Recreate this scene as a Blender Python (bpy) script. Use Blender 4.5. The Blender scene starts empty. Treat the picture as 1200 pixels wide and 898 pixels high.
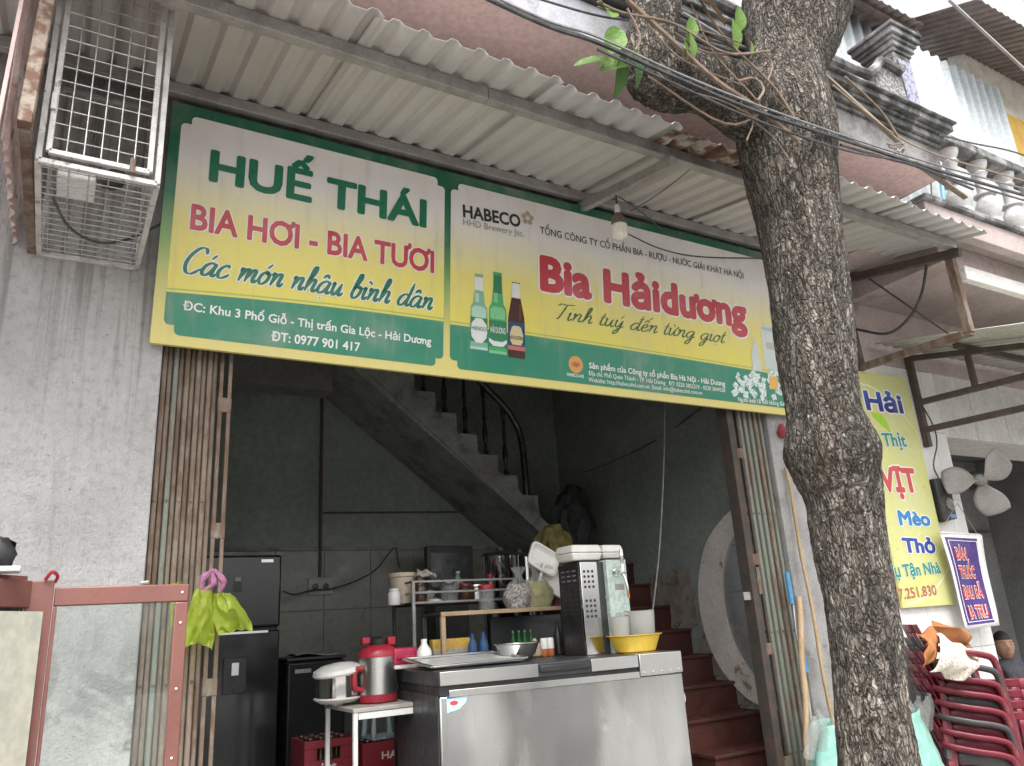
import bpy, bmesh, math, random
from mathutils import Vector, Matrix, noise
random.seed(7)
V = Vector
sc = bpy.context.scene
COL = sc.collection
# ---------------------------------------------------------------- camera
FPX, CX, CY = 903.0, 600.0, 449.0
CAM = V((0.0, -3.6, 1.5))
_y, _p, _r = math.radians(31.03), math.radians(17.29), math.radians(-3.6)
_f = V((math.sin(_y)*math.cos(_p), math.cos(_y)*math.cos(_p), math.sin(_p)))
_rt = V((math.cos(_y), -math.sin(_y), 0)); _up = _rt.cross(_f)
CR = math.cos(_r)*_rt + math.sin(_r)*_up
CU = -math.sin(_r)*_rt + math.cos(_r)*_up
CF = _f
cd = bpy.data.cameras.new('camera'); cam = bpy.data.objects.new('camera', cd); COL.objects.link(cam)
cd.sensor_width = 36; cd.lens = FPX/1200*36; cd.clip_end = 500; cd.clip_start = .05
m = Matrix((CR, CU, -CF)).transposed().to_4x4(); m.translation = CAM
cam.matrix_world = m
sc.camera = cam
# ---------------------------------------------------------------- light
SUN_EL, SUN_AZ = math.radians(58), math.radians(205)     # azimuth clockwise from +Y
w = bpy.data.worlds.new('World'); sc.world = w; w.use_nodes = True
nt = w.node_tree; nt.nodes.clear()
sky = nt.nodes.new('ShaderNodeTexSky'); sky.sky_type = 'NISHITA'; sky.sun_disc = False
sky.sun_elevation = SUN_EL; sky.sun_rotation = SUN_AZ; sky.dust_density = 4; sky.air_density = 1.2; sky.ozone_density = 1
hs = nt.nodes.new('ShaderNodeHueSaturation'); hs.inputs['Saturation'].default_value = .10     # overcast: the cloud layer whitens the sky
bg = nt.nodes.new('ShaderNodeBackground'); bg.inputs['Strength'].default_value = .15
wo = nt.nodes.new('ShaderNodeOutputWorld')
nt.links.new(sky.outputs[0], hs.inputs['Color']); nt.links.new(hs.outputs[0], bg.inputs[0]); nt.links.new(bg.outputs[0], wo.inputs[0])
sl = bpy.data.lights.new('sun', 'SUN'); sl.energy = 1.2; sl.angle = math.radians(25); sl.color = (1, .97, .92)
so = bpy.data.objects.new('sun', sl); COL.objects.link(so)
sd = V((math.sin(SUN_AZ)*math.cos(SUN_EL), math.cos(SUN_AZ)*math.cos(SUN_EL), math.sin(SUN_EL)))
so.rotation_euler = (-sd).to_track_quat('-Z', 'Y').to_euler()
vs = sc.view_settings; vs.view_transform = 'Standard'; vs.look = 'None'; vs.gamma = 1; vs.use_curve_mapping = False
vs.exposure = 1.32
sc.render.resolution_x = 1024; sc.render.resolution_y = 766
# ---------------------------------------------------------------- helpers
def ray(x, y): return (x-CX)/FPX*CR - (y-CY)/FPX*CU + CF
def PY(x, y, v): d = ray(x, y); return CAM + d*((v-CAM.y)/d.y)
def PX(x, y, v): d = ray(x, y); return CAM + d*((v-CAM.x)/d.x)
def PZ(x, y, v): d = ray(x, y); return CAM + d*((v-CAM.z)/d.z)
ORG = {}
def props(o, label=None, cat=None, group=None, kind=None):
    if label: o['label'] = label
    if cat: o['category'] = cat
    if group: o['group'] = group
    if kind: o['kind'] = kind
    return o
def thing(name, label, cat, loc=(0,0,0), group=None, kind=None):
    o = bpy.data.objects.new(name, None); COL.objects.link(o); o.location = loc; o.empty_display_size = .1
    ORG[o.name] = V(loc); return props(o, label, cat, group, kind)
def crom(pts, n):
    pts = [V(p) for p in pts]
    if len(pts) < 3: return [pts[0].lerp(pts[-1], i/n) for i in range(n+1)]
    out = []; P = [2*pts[0]-pts[1]] + pts + [2*pts[-1]-pts[-2]]
    for i in range(1, len(P)-2):
        a, b, c, d = P[i-1], P[i], P[i+1], P[i+2]
        for k in range(n):
            t = k/n
            out.append(.5*((2*b) + (c-a)*t + (2*a-5*b+4*c-d)*t*t + (3*b-a-3*c+d)*t**3))
    out.append(pts[-1]); return out
class MB:
    def __init__(s, M=None): s.v = []; s.f = []; s.M = M
    def add(s, vs, fs):
        o = len(s.v)
        for p in vs:
            p = V(p); s.v.append(s.M @ p if s.M else p)
        s.f += [tuple(i+o for i in f) for f in fs]; return s
    def box(s, lo, hi):
        x0, y0, z0 = lo; x1, y1, z1 = hi
        return s.add([(x0,y0,z0),(x1,y0,z0),(x1,y1,z0),(x0,y1,z0),(x0,y0,z1),(x1,y0,z1),(x1,y1,z1),(x0,y1,z1)],
              [(0,3,2,1),(4,5,6,7),(0,1,5,4),(1,2,6,5),(2,3,7,6),(3,0,4,7)])
    def hexa(s, q, d):
        """quad q (4 points) extruded by vector d"""
        q = [V(p) for p in q]; d = V(d)
        return s.add(q+[p+d for p in q], [(0,1,2,3),(7,6,5,4),(0,4,5,1),(1,5,6,2),(2,6,7,3),(3,7,4,0)])
    def bar(s, p, q, w, h=None, up=(0,0,1)):
        p, q = V(p), V(q); h = h or w; d = (q-p).normalized(); up = V(up)
        if abs(d.dot(up)) > .98: up = V((0,1,0))
        a = d.cross(up).normalized()*w/2; b = a.cross(d).normalized()*h/2
        return s.hexa([p-a-b, p+a-b, p+a+b, p-a+b], q-p)
    def tube(s, pts, r, n=8, cap=True):
        pts = [V(p) for p in pts]; N = len(pts); rr = r if isinstance(r, (list, tuple)) else [r]*N
        vs = []; ref = None
        for i, p in enumerate(pts):
            d = (pts[min(i+1, N-1)]-pts[max(i-1, 0)]).normalized()
            if ref is None: ref = d.orthogonal().normalized()
            ref = (ref - d*ref.dot(d)).normalized(); b = d.cross(ref)
            for k in range(n):
                a = 2*math.pi*k/n; vs.append(p+rr[i]*(math.cos(a)*ref+math.sin(a)*b))
        fs = [(i*n+k, i*n+(k+1) % n, (i+1)*n+(k+1) % n, (i+1)*n+k) for i in range(N-1) for k in range(n)]
        if cap: fs += [tuple(range(n-1, -1, -1)), tuple(range((N-1)*n, N*n))]
        return s.add(vs, fs)
    def lathe(s, prof, c=(0,0,0), n=24, axis=(0,0,1), cap=True, sx=1, sy=1):
        c = V(c); ax = V(axis).normalized(); q = V((0,0,1)).rotation_difference(ax)
        vs = []
        for r, z in prof:
            for k in range(n):
                a = 2*math.pi*k/n; vs.append(c+q @ V((r*sx*math.cos(a), r*sy*math.sin(a), z)))
        N = len(prof)
        fs = [(i*n+k, i*n+(k+1) % n, (i+1)*n+(k+1) % n, (i+1)*n+k) for i in range(N-1) for k in range(n)]
        if cap: fs += [tuple(range(n-1, -1, -1)), tuple(range((N-1)*n, N*n))]
        return s.add(vs, fs)
    def grid(s, fn, nu, nv, closed=False):
        vs = [fn(i/(nu), j/(nv)) for i in range(nu+1) for j in range(nv+1)]
        return s.add(vs, [(i*(nv+1)+j, (i+1)*(nv+1)+j, (i+1)*(nv+1)+j+1, i*(nv+1)+j+1) for i in range(nu) for j in range(nv)])
    def poly(s, pts, d):
        """polygon (world points, ccw seen from -d) extruded by d"""
        n = len(pts); pts = [V(p) for p in pts]; d = V(d)
        return s.add(pts+[p+d for p in pts], [tuple(range(n)), tuple(range(2*n-1, n-1, -1))]+[(i, n+i, n+(i+1) % n, (i+1) % n) for i in range(n)])
    def build(s, name, mat, parent=None, org=None, bevel=0, solid=0, ang=40, smooth=True, seg=2, **kw):
        o0 = ORG[parent.name] if parent else V(org if org is not None else (0,0,0))
        me = bpy.data.meshes.new(name); me.from_pydata([tuple(p-o0) for p in s.v], [], s.f)
        bm = bmesh.new(); bm.from_mesh(me); bmesh.ops.recalc_face_normals(bm, faces=bm.faces); bm.to_mesh(me); bm.free()
        if smooth:
            me.polygons.foreach_set('use_smooth', [True]*len(me.polygons)); me.set_sharp_from_angle(angle=math.radians(ang))
        me.materials.append(mat)
        o = bpy.data.objects.new(name, me); COL.objects.link(o)
        if parent: o.parent = parent; ORG[o.name] = o0
        else: o.location = o0; ORG[o.name] = o0
        if solid: md = o.modifiers.new('solid', 'SOLIDIFY'); md.thickness = solid; md.offset = 0
        if bevel: md = o.modifiers.new('bevel', 'BEVEL'); md.width = bevel; md.segments = seg; md.limit_method = 'ANGLE'; md.harden_normals = False
        props(o, kw.get('label'), kw.get('cat'), kw.get('group'), kw.get('kind')); return o
def dup(root, delta=(0,0,0), rot=None, label=None, scale=None):
    r = root.copy(); COL.objects.link(r); r.location = root.location + V(delta)
    if rot is not None: r.rotation_euler = rot
    if scale: r.scale = scale
    if label: r['label'] = label
    def kids(a, b):
        for ch in a.children:
            c = ch.copy(); COL.objects.link(c); c.parent = b; kids(ch, c)
    kids(root, r); return r
# ---------------------------------------------------------------- materials
MATS = {}
def lk(nt, a, b): nt.links.new(a, b)
def base_mat(name):
    m = bpy.data.materials.new(name); m.use_nodes = True; nt = m.node_tree; nt.nodes.clear()
    o = nt.nodes.new('ShaderNodeOutputMaterial'); b = nt.nodes.new('ShaderNodeBsdfPrincipled'); lk(nt, b.outputs[0], o.inputs[0])
    MATS[name] = m; return m, nt, b, o
def nnoise(nt, vec, scale, detail=6, rough=.6, dist=0):
    n = nt.nodes.new('ShaderNodeTexNoise'); n.inputs['Scale'].default_value = scale; n.inputs['Detail'].default_value = detail
    n.inputs['Roughness'].default_value = rough; n.inputs['Distortion'].default_value = dist; lk(nt, vec, n.inputs['Vector']); return n.outputs['Fac']
def nrange(nt, v, a, b, c=0, d=1):
    n = nt.nodes.new('ShaderNodeMapRange'); n.inputs[1].default_value = a; n.inputs[2].default_value = b; n.inputs[3].default_value = c; n.inputs[4].default_value = d
    n.interpolation_type = 'SMOOTHSTEP'; lk(nt, v, n.inputs[0]); return n.outputs[0]
def nmix(nt, fac, a, b):
    n = nt.nodes.new('ShaderNodeMix'); n.data_type = 'RGBA'
    if isinstance(fac, (int, float)): n.inputs[0].default_value = fac
    else: lk(nt, fac, n.inputs[0])
    for s, k in ((a, 6), (b, 7)):
        if isinstance(s, (tuple, list)): n.inputs[k].default_value = (*s[:3], 1)
        else: lk(nt, s, n.inputs[k])
    return n.outputs[2]
def nmath(nt, op, a, b=None):
    n = nt.nodes.new('ShaderNodeMath'); n.operation = op
    for s, k in ((a, 0), (b, 1)):
        if s is None: continue
        if isinstance(s, (int, float)): n.inputs[k].default_value = s
        else: lk(nt, s, n.inputs[k])
    return n.outputs[0]
def ncoord(nt, scale=(1,1,1), loc=(0,0,0)):
    t = nt.nodes.new('ShaderNodeTexCoord'); mp = nt.nodes.new('ShaderNodeMapping'); mp.inputs['Scale'].default_value = scale; mp.inputs['Location'].default_value = loc
    lk(nt, t.outputs['Object'], mp.inputs[0]); return mp.outputs[0]
def nbump(nt, b, h, strength=.3, dist=.01):
    n = nt.nodes.new('ShaderNodeBump'); n.inputs['Strength'].default_value = strength; n.inputs['Distance'].default_value = dist
    lk(nt, h, n.inputs['Height']); lk(nt, n.outputs[0], b.inputs['Normal'])
def pm(name, col, rough=.55, metal=0, col2=None, scale=6, lo=.4, hi=.65, dirt=None, dscale=2.5, dlo=.5, dhi=.72, bump=0, bscale=60, bdist=.004, st=(1,1,1), trans=0, alpha=1, spec=.5, sss=0, rvar=.15, fine=.12):
    """general worn surface: colour, second colour in patches, dirt in larger patches, fine grain, bump"""
    m, nt, b, o = base_mat(name)
    co = ncoord(nt, st)
    c = nmix(nt, nrange(nt, nnoise(nt, co, scale), lo, hi), col, col2 or tuple(x*.82 for x in col))
    if dirt: c = nmix(nt, nrange(nt, nnoise(nt, co, dscale, 8, .65, .4), dlo, dhi, 0, .85), c, dirt)
    if fine:
        g = nrange(nt, nnoise(nt, co, scale*14, 4), .3, .7, 1-fine, 1+fine)
        mm = nt.nodes.new('ShaderNodeMix'); mm.data_type = 'RGBA'; mm.blend_type = 'MULTIPLY'; mm.inputs[0].default_value = 1
        cb = nt.nodes.new('ShaderNodeCombineColor')
        for k in range(3): lk(nt, g, cb.inputs[k])
        lk(nt, c, mm.inputs[6]); lk(nt, cb.outputs[0], mm.inputs[7]); c = mm.outputs[2]
    lk(nt, c, b.inputs['Base Color'])
    lk(nt, nrange(nt, nnoise(nt, co, scale*2.3), .3, .7, max(.03, rough-rvar), min(1, rough+rvar)), b.inputs['Roughness'])
    b.inputs['Metallic'].default_value = metal; b.inputs['Specular IOR Level'].default_value = spec
    b.inputs['Transmission Weight'].default_value = trans; b.inputs['Alpha'].default_value = alpha
    if sss: b.inputs['Subsurface Weight'].default_value = sss; b.inputs['Subsurface Radius'].default_value = (.02,.02,.02)
    if bump: nbump(nt, b, nnoise(nt, co, bscale, 6, .65), bump, bdist)
    return m
def glassmat(name, tint=(1,1,1), ior=1.5, gl=.02, dust=0):
    m, nt, b, o = base_mat(name); nt.nodes.remove(b)
    t = nt.nodes.new('ShaderNodeBsdfTransparent'); t.inputs[0].default_value = (*tint, 1)
    g = nt.nodes.new('ShaderNodeBsdfGlossy'); g.inputs['Roughness'].default_value = gl
    fr = nt.nodes.new('ShaderNodeFresnel'); fr.inputs[0].default_value = ior
    mx = nt.nodes.new('ShaderNodeMixShader'); lk(nt, fr.outputs[0], mx.inputs[0]); lk(nt, t.outputs[0], mx.inputs[1]); lk(nt, g.outputs[0], mx.inputs[2]); out = mx.outputs[0]
    if dust:                                        # thin film of dust on the pane
        df = nt.nodes.new('ShaderNodeBsdfDiffuse'); df.inputs[0].default_value = (.6,.6,.57,1); m2 = nt.nodes.new('ShaderNodeMixShader')
        lk(nt, nrange(nt, nnoise(nt, ncoord(nt), 5, 5), .3, .75, dust*.3, dust*2), m2.inputs[0]); lk(nt, out, m2.inputs[1]); lk(nt, df.outputs[0], m2.inputs[2]); out = m2.outputs[0]
    lk(nt, out, o.inputs[0])
    return m
def filmmat(name, col, alpha=.5, rough=.2, trl=.5, bump=.6):
    """thin plastic film: part see-through, part tinted glossy and translucent"""
    m, nt, b, o = base_mat(name)
    b.inputs['Base Color'].default_value = (*col, 1); b.inputs['Roughness'].default_value = rough
    tl = nt.nodes.new('ShaderNodeBsdfTranslucent'); tl.inputs[0].default_value = (*col, 1)
    a = nt.nodes.new('ShaderNodeMixShader'); a.inputs[0].default_value = trl; lk(nt, b.outputs[0], a.inputs[1]); lk(nt, tl.outputs[0], a.inputs[2])
    tr = nt.nodes.new('ShaderNodeBsdfTransparent'); tr.inputs[0].default_value = (*[.3+.7*x for x in col], 1)
    mx = nt.nodes.new('ShaderNodeMixShader'); mx.inputs[0].default_value = alpha; lk(nt, tr.outputs[0], mx.inputs[1]); lk(nt, a.outputs[0], mx.inputs[2]); lk(nt, mx.outputs[0], o.inputs[0])
    co = ncoord(nt); nbump(nt, b, nnoise(nt, co, 45, 3, .6, 1.5), bump, .01)
    return m
# plaster of the shop front: pale grey render, dark pitting, water stains
def plaster():
    m, nt, b, o = base_mat('plaster'); co = ncoord(nt)
    c = nmix(nt, nrange(nt, nnoise(nt, co, 1.6, 8, .65), .38, .66), (.68,.665,.66), (.54,.53,.525))
    c = nmix(nt, nrange(nt, nnoise(nt, co, 24, 8, .8), .47, .72, 0, .85), c, (.36,.35,.345))
    c = nmix(nt, nrange(nt, nnoise(nt, co, 11, 6, .75), .56, .72, 0, .7), c, (.66,.65,.655))
    st = ncoord(nt, (7, 7, .55))
    c = nmix(nt, nrange(nt, nnoise(nt, st, 1.5, 7, .7, .3), .56, .78, 0, .55), c, (.2,.195,.19))
    lowm = nt.nodes.new('ShaderNodeSeparateXYZ'); lk(nt, co, lowm.inputs[0])
    lw = nrange(nt, lowm.outputs[2], 1.15, 1.8, 1, 0)
    damp = nmath(nt, 'MULTIPLY', lw, nrange(nt, nnoise(nt, co, 3.2, 5, .55, 1.2), .47, .56))
    c = nmix(nt, nmath(nt, 'MULTIPLY', damp, .75), c, (.135,.135,.13))
    sp = nt.nodes.new('ShaderNodeTexVoronoi'); sp.inputs['Scale'].default_value = 21; lk(nt, co, sp.inputs['Vector'])
    pit = nmath(nt, 'MULTIPLY', nrange(nt, sp.outputs['Distance'], .06, .12, 1, 0), nrange(nt, nnoise(nt, co, 9, 3), .56, .64))
    c = nmix(nt, nmath(nt, 'MULTIPLY', pit, .7), c, (.12,.11,.1))
    patch = nrange(nt, nnoise(nt, ncoord(nt, (1,1,.8), (4,0,1.3)), 1.15, 4, .5, .5), .55, .58, 0, .45)     # repair patches
    c = nmix(nt, patch, c, (.46,.45,.445))
    drip = nmath(nt, 'MULTIPLY', nrange(nt, nnoise(nt, ncoord(nt, (14,14,.35)), 1.4, 5, .6), .52, .66), nrange(nt, lowm.outputs[2], 1.9, 3.1, 0, .6))   # runs from the cage and roof
    c = nmix(nt, drip, c, (.22,.21,.2))
    lk(nt, c, b.inputs['Base Color']); b.inputs['Roughness'].default_value = .9
    st2 = ncoord(nt, (6, 6, 1.3))
    h = nmath(nt, 'ADD', nnoise(nt, co, 55, 8, .75), nmath(nt, 'MULTIPLY', nnoise(nt, st2, 4, 8, .7), 1.6))
    nbump(nt, b, h, 1.0, .02); return m
M_PL = plaster()
M_CONC = pm('grey_concrete', (.33,.32,.31), .9, 0, (.24,.235,.23), 5, dirt=(.1,.1,.095), dscale=3, dlo=.55, dhi=.75, bump=.5, bscale=70)
M_MOULD = pm('mouldy_concrete', (.34,.34,.34), .92, 0, (.16,.16,.155), 7, .38, .6, dirt=(.035,.035,.033), dscale=4, dlo=.42, dhi=.6, bump=.7, bscale=50, bdist=.008)
M_FASC = pm('stained_blue_white_paint', (.5,.5,.56), .8, 0, (.38,.37,.38), 5, dirt=(.13,.12,.11), dscale=6, dlo=.5, dhi=.68, bump=.3)
M_PINK = pm('faded_pink_soffit', (.62,.45,.43), .85, 0, (.54,.41,.39), 2.2, .35, .7, dirt=(.4,.34,.31), dscale=1.4, dlo=.55, dhi=.8, bump=.2)
M_PINK2 = pm('dusty_pink_render', (.45,.37,.36), .9, 0, (.37,.31,.3), 3, dirt=(.16,.14,.13), dscale=2.2, dlo=.55, dhi=.75, bump=.35)
M_ROOF = pm('painted_sheet_underside', (.56,.54,.51), .5, .0, (.52,.5,.47), 1.5, .3, .8, dirt=(.2,.16,.13), dscale=42, dlo=.69, dhi=.74, spec=.4, fine=.03, st=(1,.55,1))
M_RUSTROOF = pm('rusted_sheet', (.4,.36,.32), .8, 0, (.15,.075,.045), 9, .4, .55, dirt=(.07,.04,.03), dscale=14, dlo=.5, dhi=.65, bump=.3)
M_GALV = pm('dull_galvanised_steel', (.36,.345,.33), .5, .25, (.27,.255,.245), 7, dirt=(.2,.16,.13), dscale=9, dlo=.58, dhi=.8, bump=.15)
M_DKST = pm('brown_painted_steel', (.1,.075,.065), .6, .1, (.07,.052,.045), 9, dirt=(.17,.1,.065), dscale=8, dlo=.56, dhi=.75, bump=.2)
M_RUST = pm('rusty_steel', (.21,.155,.12), .85, .1, (.13,.08,.055), 12, .38, .6, dirt=(.24,.235,.2), dscale=16, dlo=.52, dhi=.66, bump=.4, bscale=120, st=(1,1,.35))
M_SLAT = pm('rusted_shutter_paint', (.23,.18,.14), .8, .15, (.15,.1,.07), 20, .42, .62, dirt=(.17,.17,.14), dscale=3, dlo=.5, dhi=.75, bump=.35, bscale=140, st=(1,1,.3))
M_SLATG = pm('green_shutter_paint', (.2,.215,.18), .8, .15, (.2,.15,.11), 14, .48, .66, dirt=(.1,.07,.05), dscale=9, dlo=.56, dhi=.72, bump=.3, bscale=140, st=(1,1,.3))
M_DKSH = pm('shutter_track_dark', (.055,.05,.045), .75, .1, (.09,.06,.045), 10)
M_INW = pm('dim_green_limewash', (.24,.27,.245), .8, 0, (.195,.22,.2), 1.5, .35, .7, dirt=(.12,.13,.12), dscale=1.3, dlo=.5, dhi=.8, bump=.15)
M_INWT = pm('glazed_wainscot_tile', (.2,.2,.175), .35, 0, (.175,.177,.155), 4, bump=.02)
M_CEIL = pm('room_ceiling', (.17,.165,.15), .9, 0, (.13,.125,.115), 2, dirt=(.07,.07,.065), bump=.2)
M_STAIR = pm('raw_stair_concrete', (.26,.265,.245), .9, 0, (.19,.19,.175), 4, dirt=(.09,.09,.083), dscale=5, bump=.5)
M_REDST = pm('red_brown_step_tile', (.085,.028,.022), .5, 0, (.06,.021,.017), 5, dirt=(.035,.02,.016), dscale=6, bump=.1)
M_FLOOR = pm('shop_floor_tile', (.4,.37,.33), .5, 0, (.22,.2,.18), 4, dirt=(.12,.1,.09))
M_BLACKW = pm('dark_varnished_wood', (.018,.014,.012), .35, 0, (.03,.022,.018), 8)
M_PAVE = pm('pavement_concrete', (.4,.385,.365), .9, 0, (.32,.31,.29), 2, dirt=(.2,.19,.175), dscale=1.5, bump=.4)
M_ROAD = pm('worn_asphalt', (.16,.157,.15), .9, 0, (.12,.118,.115), 3, bump=.4, bscale=90)
M_WTILE = pm('white_wall_tile', (.72,.71,.69), .22, 0, (.67,.66,.64), 2.5, dirt=(.52,.5,.46), dscale=4, dlo=.58, dhi=.85, fine=.04)
M_GROUT = pm('tile_grout', (.32,.31,.29), .9)
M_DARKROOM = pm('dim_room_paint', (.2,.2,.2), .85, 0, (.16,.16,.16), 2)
M_WHITEP = pm('white_enamel', (.74,.735,.715), .4, 0, (.66,.65,.63), 6, dirt=(.4,.34,.28), dscale=12, dlo=.62, dhi=.8, fine=.05)
M_CHIPW = pm('chipped_white_steel', (.6,.58,.56), .5, .2, (.48,.45,.43), 14, dirt=(.17,.115,.085), dscale=30, dlo=.57, dhi=.68)
M_WIRE = pm('galvanised_wire', (.55,.54,.52), .4, .6, (.4,.38,.36), 20, dirt=(.2,.13,.09), dscale=20, dlo=.62, dhi=.75)
M_BLACK = pm('black_plastic', (.02,.02,.021), .4, 0, (.03,.03,.03), 9, fine=.05)
M_CABLE = pm('black_cable_sheath', (.04,.04,.042), .4, 0, (.075,.075,.077), 20)
M_GCABLE = pm('grey_cable_sheath', (.28,.28,.28), .5, 0, (.2,.2,.2), 20)
M_STEEL = pm('stainless_steel', (.6,.6,.58), .3, 1, (.57,.57,.55), 3, .2, .8, fine=.02, rvar=.03)
M_CHROME = pm('chrome', (.72,.72,.71), .12, 1, (.7,.7,.69), 3, .2, .8, fine=.01, rvar=.01)
M_RED = pm('red_plastic', (.36,.022,.04), .38, 0, (.28,.02,.035), 5, fine=.05)
M_GLASS = glassmat('clear_glass', (.93,.965,.95), dust=.035)
M_WHITEPL = pm('white_plastic', (.72,.71,.68), .45, 0, (.66,.65,.62), 5, fine=.03)
M_FOAM = pm('foam_box', (.78,.76,.71), .75, 0, (.72,.7,.65), 8, fine=.04, bump=.08, bscale=200)
M_CLEARP = filmmat('clear_plastic', (.85,.87,.86), .2, .08, .2, 1.0)
# ================================================================ ground
MB().box((-40,-9.5,-.4),(40,-2.6,-.12)).build('road', M_ROAD, kind='structure')
MB().box((-40,-2.58,-.4),(40,8,0)).build('pavement', M_PAVE, kind='structure')
MB().box((-40,-2.75,-.4),(40,-2.6,.004)).build('kerb', M_CONC, kind='structure', bevel=.015)
MB().box((-40,-30,-.41),(40,-9.5,-.05)).build('ground', M_PAVE, kind='structure')
# ================================================================ shop building
FL = .3                                             # shop floor
shop = thing('shop_house', 'narrow grey rendered shop house with open front and green and yellow signboard', 'building', (2.3,0,0))
def part(name, mat, parent, lo, hi, bevel=0, **k): return MB().box(lo, hi).build(name, mat, parent, bevel=bevel, **k)
part('front_wall', M_PL, shop, (-6,0,0), (.335,.24,4.175), .006, label='rough grey rendered wall left of the open front')
part('front_wall', M_CONC, shop, (4.225,.0,0), (4.98,.24,4.175), .008)
part('lintel', M_CONC, shop, (.336,.002,3.02), (4.224,.22,4.17))
part('upper_wall', M_FASC, shop, (-6,-.003,4.36), (4.9,.24,8))
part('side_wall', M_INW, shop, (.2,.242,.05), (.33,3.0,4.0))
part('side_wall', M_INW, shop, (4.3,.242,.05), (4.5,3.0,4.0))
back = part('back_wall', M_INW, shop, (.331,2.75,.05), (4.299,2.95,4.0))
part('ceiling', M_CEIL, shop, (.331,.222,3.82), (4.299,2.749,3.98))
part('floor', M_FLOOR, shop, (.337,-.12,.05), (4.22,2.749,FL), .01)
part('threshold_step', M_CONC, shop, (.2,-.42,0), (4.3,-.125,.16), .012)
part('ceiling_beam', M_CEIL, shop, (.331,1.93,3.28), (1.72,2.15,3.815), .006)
# wainscot tiles on the back wall
zt = 2.16
for i in range(10):
    for j in range(4):
        x0 = .335+i*.396; z1 = zt-j*.47
        MB().box((x0+.0015,2.738,z1-.467),(x0+.3945,2.7495,z1)).build('wall_tile', M_INWT, back, bevel=.002, smooth=False)
MB().box((.335,2.732,zt+.002),(4.29,2.7495,zt+.03)).build('tile_trim', M_STAIR, back)
# balcony
M_MOULDL = pm('weathered_render', (.3,.29,.29), .92, 0, (.2,.195,.19), 6, dirt=(.07,.068,.065), dscale=5, dlo=.45, dhi=.65, bump=.5)
part('balcony_slab', M_PINK, shop, (-6,-1.2,4.18), (4.9,-.001,4.355))
part('balcony_fascia', M_FASC, shop, (-6,-1.215,4.183), (3.45,-1.2015,4.39))
part('balcony_fascia', M_MOULDL, shop, (3.4505,-1.215,4.183), (4.905,-1.2015,4.39))
part('balcony_fascia', M_MOULDL, shop, (4.9015,-1.2005,4.184), (4.915,-.001,4.39))
cor = MB()
for k, (pz, ph, ov) in enumerate(((4.39,.03,.02),(4.42,.045,.045),(4.465,.025,.065),(4.49,.05,.1),(4.54,.02,.125))):
    cor.box((-6,-1.215-ov,pz+.0005),(4.915+ov*.7,-.9,pz+ph))
cor.build('balcony_cornice', M_MOULD, shop, bevel=.008)
# stepped base mouldings and scroll parapet
def parapet(u, v): return V((0,0,0))
pp = []
x = -6
top = [(-6,4.8),(1.5,4.8),(2.6,4.82),(3.3,4.78),(3.75,4.76),(4.15,4.76),(4.32,4.78),(4.42,4.86),(4.5,4.95),(4.6,4.96),(4.7,4.94),(4.74,4.98)]
MB().poly([(a,-1.19,z) for a, z in [(-6,4.561),(4.74,4.561)]+top[::-1]], (0,.14,0)).build('parapet', pm('pebble_dash', (.4,.39,.39), .95, 0, (.16,.16,.16), 60, .45, .55, dirt=(.06,.06,.06), dscale=5, bump=1, bscale=55, bdist=.015), shop)
MB().tube([(a,-1.2,z+.02) for a, z in top], .035, 8).build('parapet_coping', M_MOULD, shop)
pil = part('balcony_pillar', M_MOULD, shop, (4.75,-1.17,4.561), (4.95,-.97,5.18), .01)
part('pillar_panel', pm('blue_relief_panel', (.36,.36,.43), .8, 0, (.16,.16,.28), 34, .5, .58, dirt=(.2,.2,.2), bump=.6), pil, (4.78,-1.182,4.64), (4.92,-1.1705,5.12), .006)
cp = MB()
for z0, z1, ov in ((5.18,5.21,.012),(5.2105,5.25,.03),(5.2505,5.28,.045),(5.2805,5.33,.065),(5.3305,5.36,.08)): cp.box((4.75-ov,-1.17-ov,z0),(4.95+ov,-.97+ov,z1))
cp.build('capital', M_MOULD, pil, bevel=.006)
# ================================================================ corrugated sheet helper
def sheet(fn, n_ribs, pitch, length, h=.022, nl=6, off=0.0, prof='trap'):
    """grid across ribs (u in metres) and along them (v 0..1); fn(u, v, d) -> point, d = height of the profile"""
    us = []
    for i in range(n_ribs):
        if prof == 'trap': us += [((i+a)*pitch, d*h) for a, d in ((0,0),(.42,0),(.52,.6),(.58,1),(.8,1),(.86,.6),(.96,0))]
        else: us += [((i+k/10)*pitch, h*.5*(1-math.cos(2*math.pi*k/10))) for k in range(10)]
    us.append((n_ribs*pitch, 0)); mb = MB(); vs = []
    for u, d in us:
        for j in range(nl+1): vs.append(fn(u+off, j/nl, d))
    mb.add(vs, [(i*(nl+1)+j, (i+1)*(nl+1)+j, (i+1)*(nl+1)+j+1, i*(nl+1)+j+1) for i in range(len(us)-1) for j in range(nl)])
    return mb
RS = .2                                              # roof falls outwards
def roofz(y): return 4.075 - RS*(-.17-y)
awn = thing('awning_roof', 'off-white corrugated sheet awning on steel beams over the signboard', 'awning', (2.4,0,4.0))
M_ROOFB = pm('painted_sheet_dulled', (.51,.485,.45), .55, 0, (.45,.42,.385), 1.2, .35, .75, dirt=(.22,.15,.1), dscale=30, dlo=.68, dhi=.75, fine=.03, st=(1,.4,1))
M_ROOFC = pm('painted_sheet_runs', (.53,.515,.49), .5, 0, (.42,.385,.34), 5, .5, .85, dirt=(.2,.15,.11), dscale=36, dlo=.69, dhi=.75, fine=.03, st=(2.5,.25,1))
x0 = -1.75; k = 0
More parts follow.
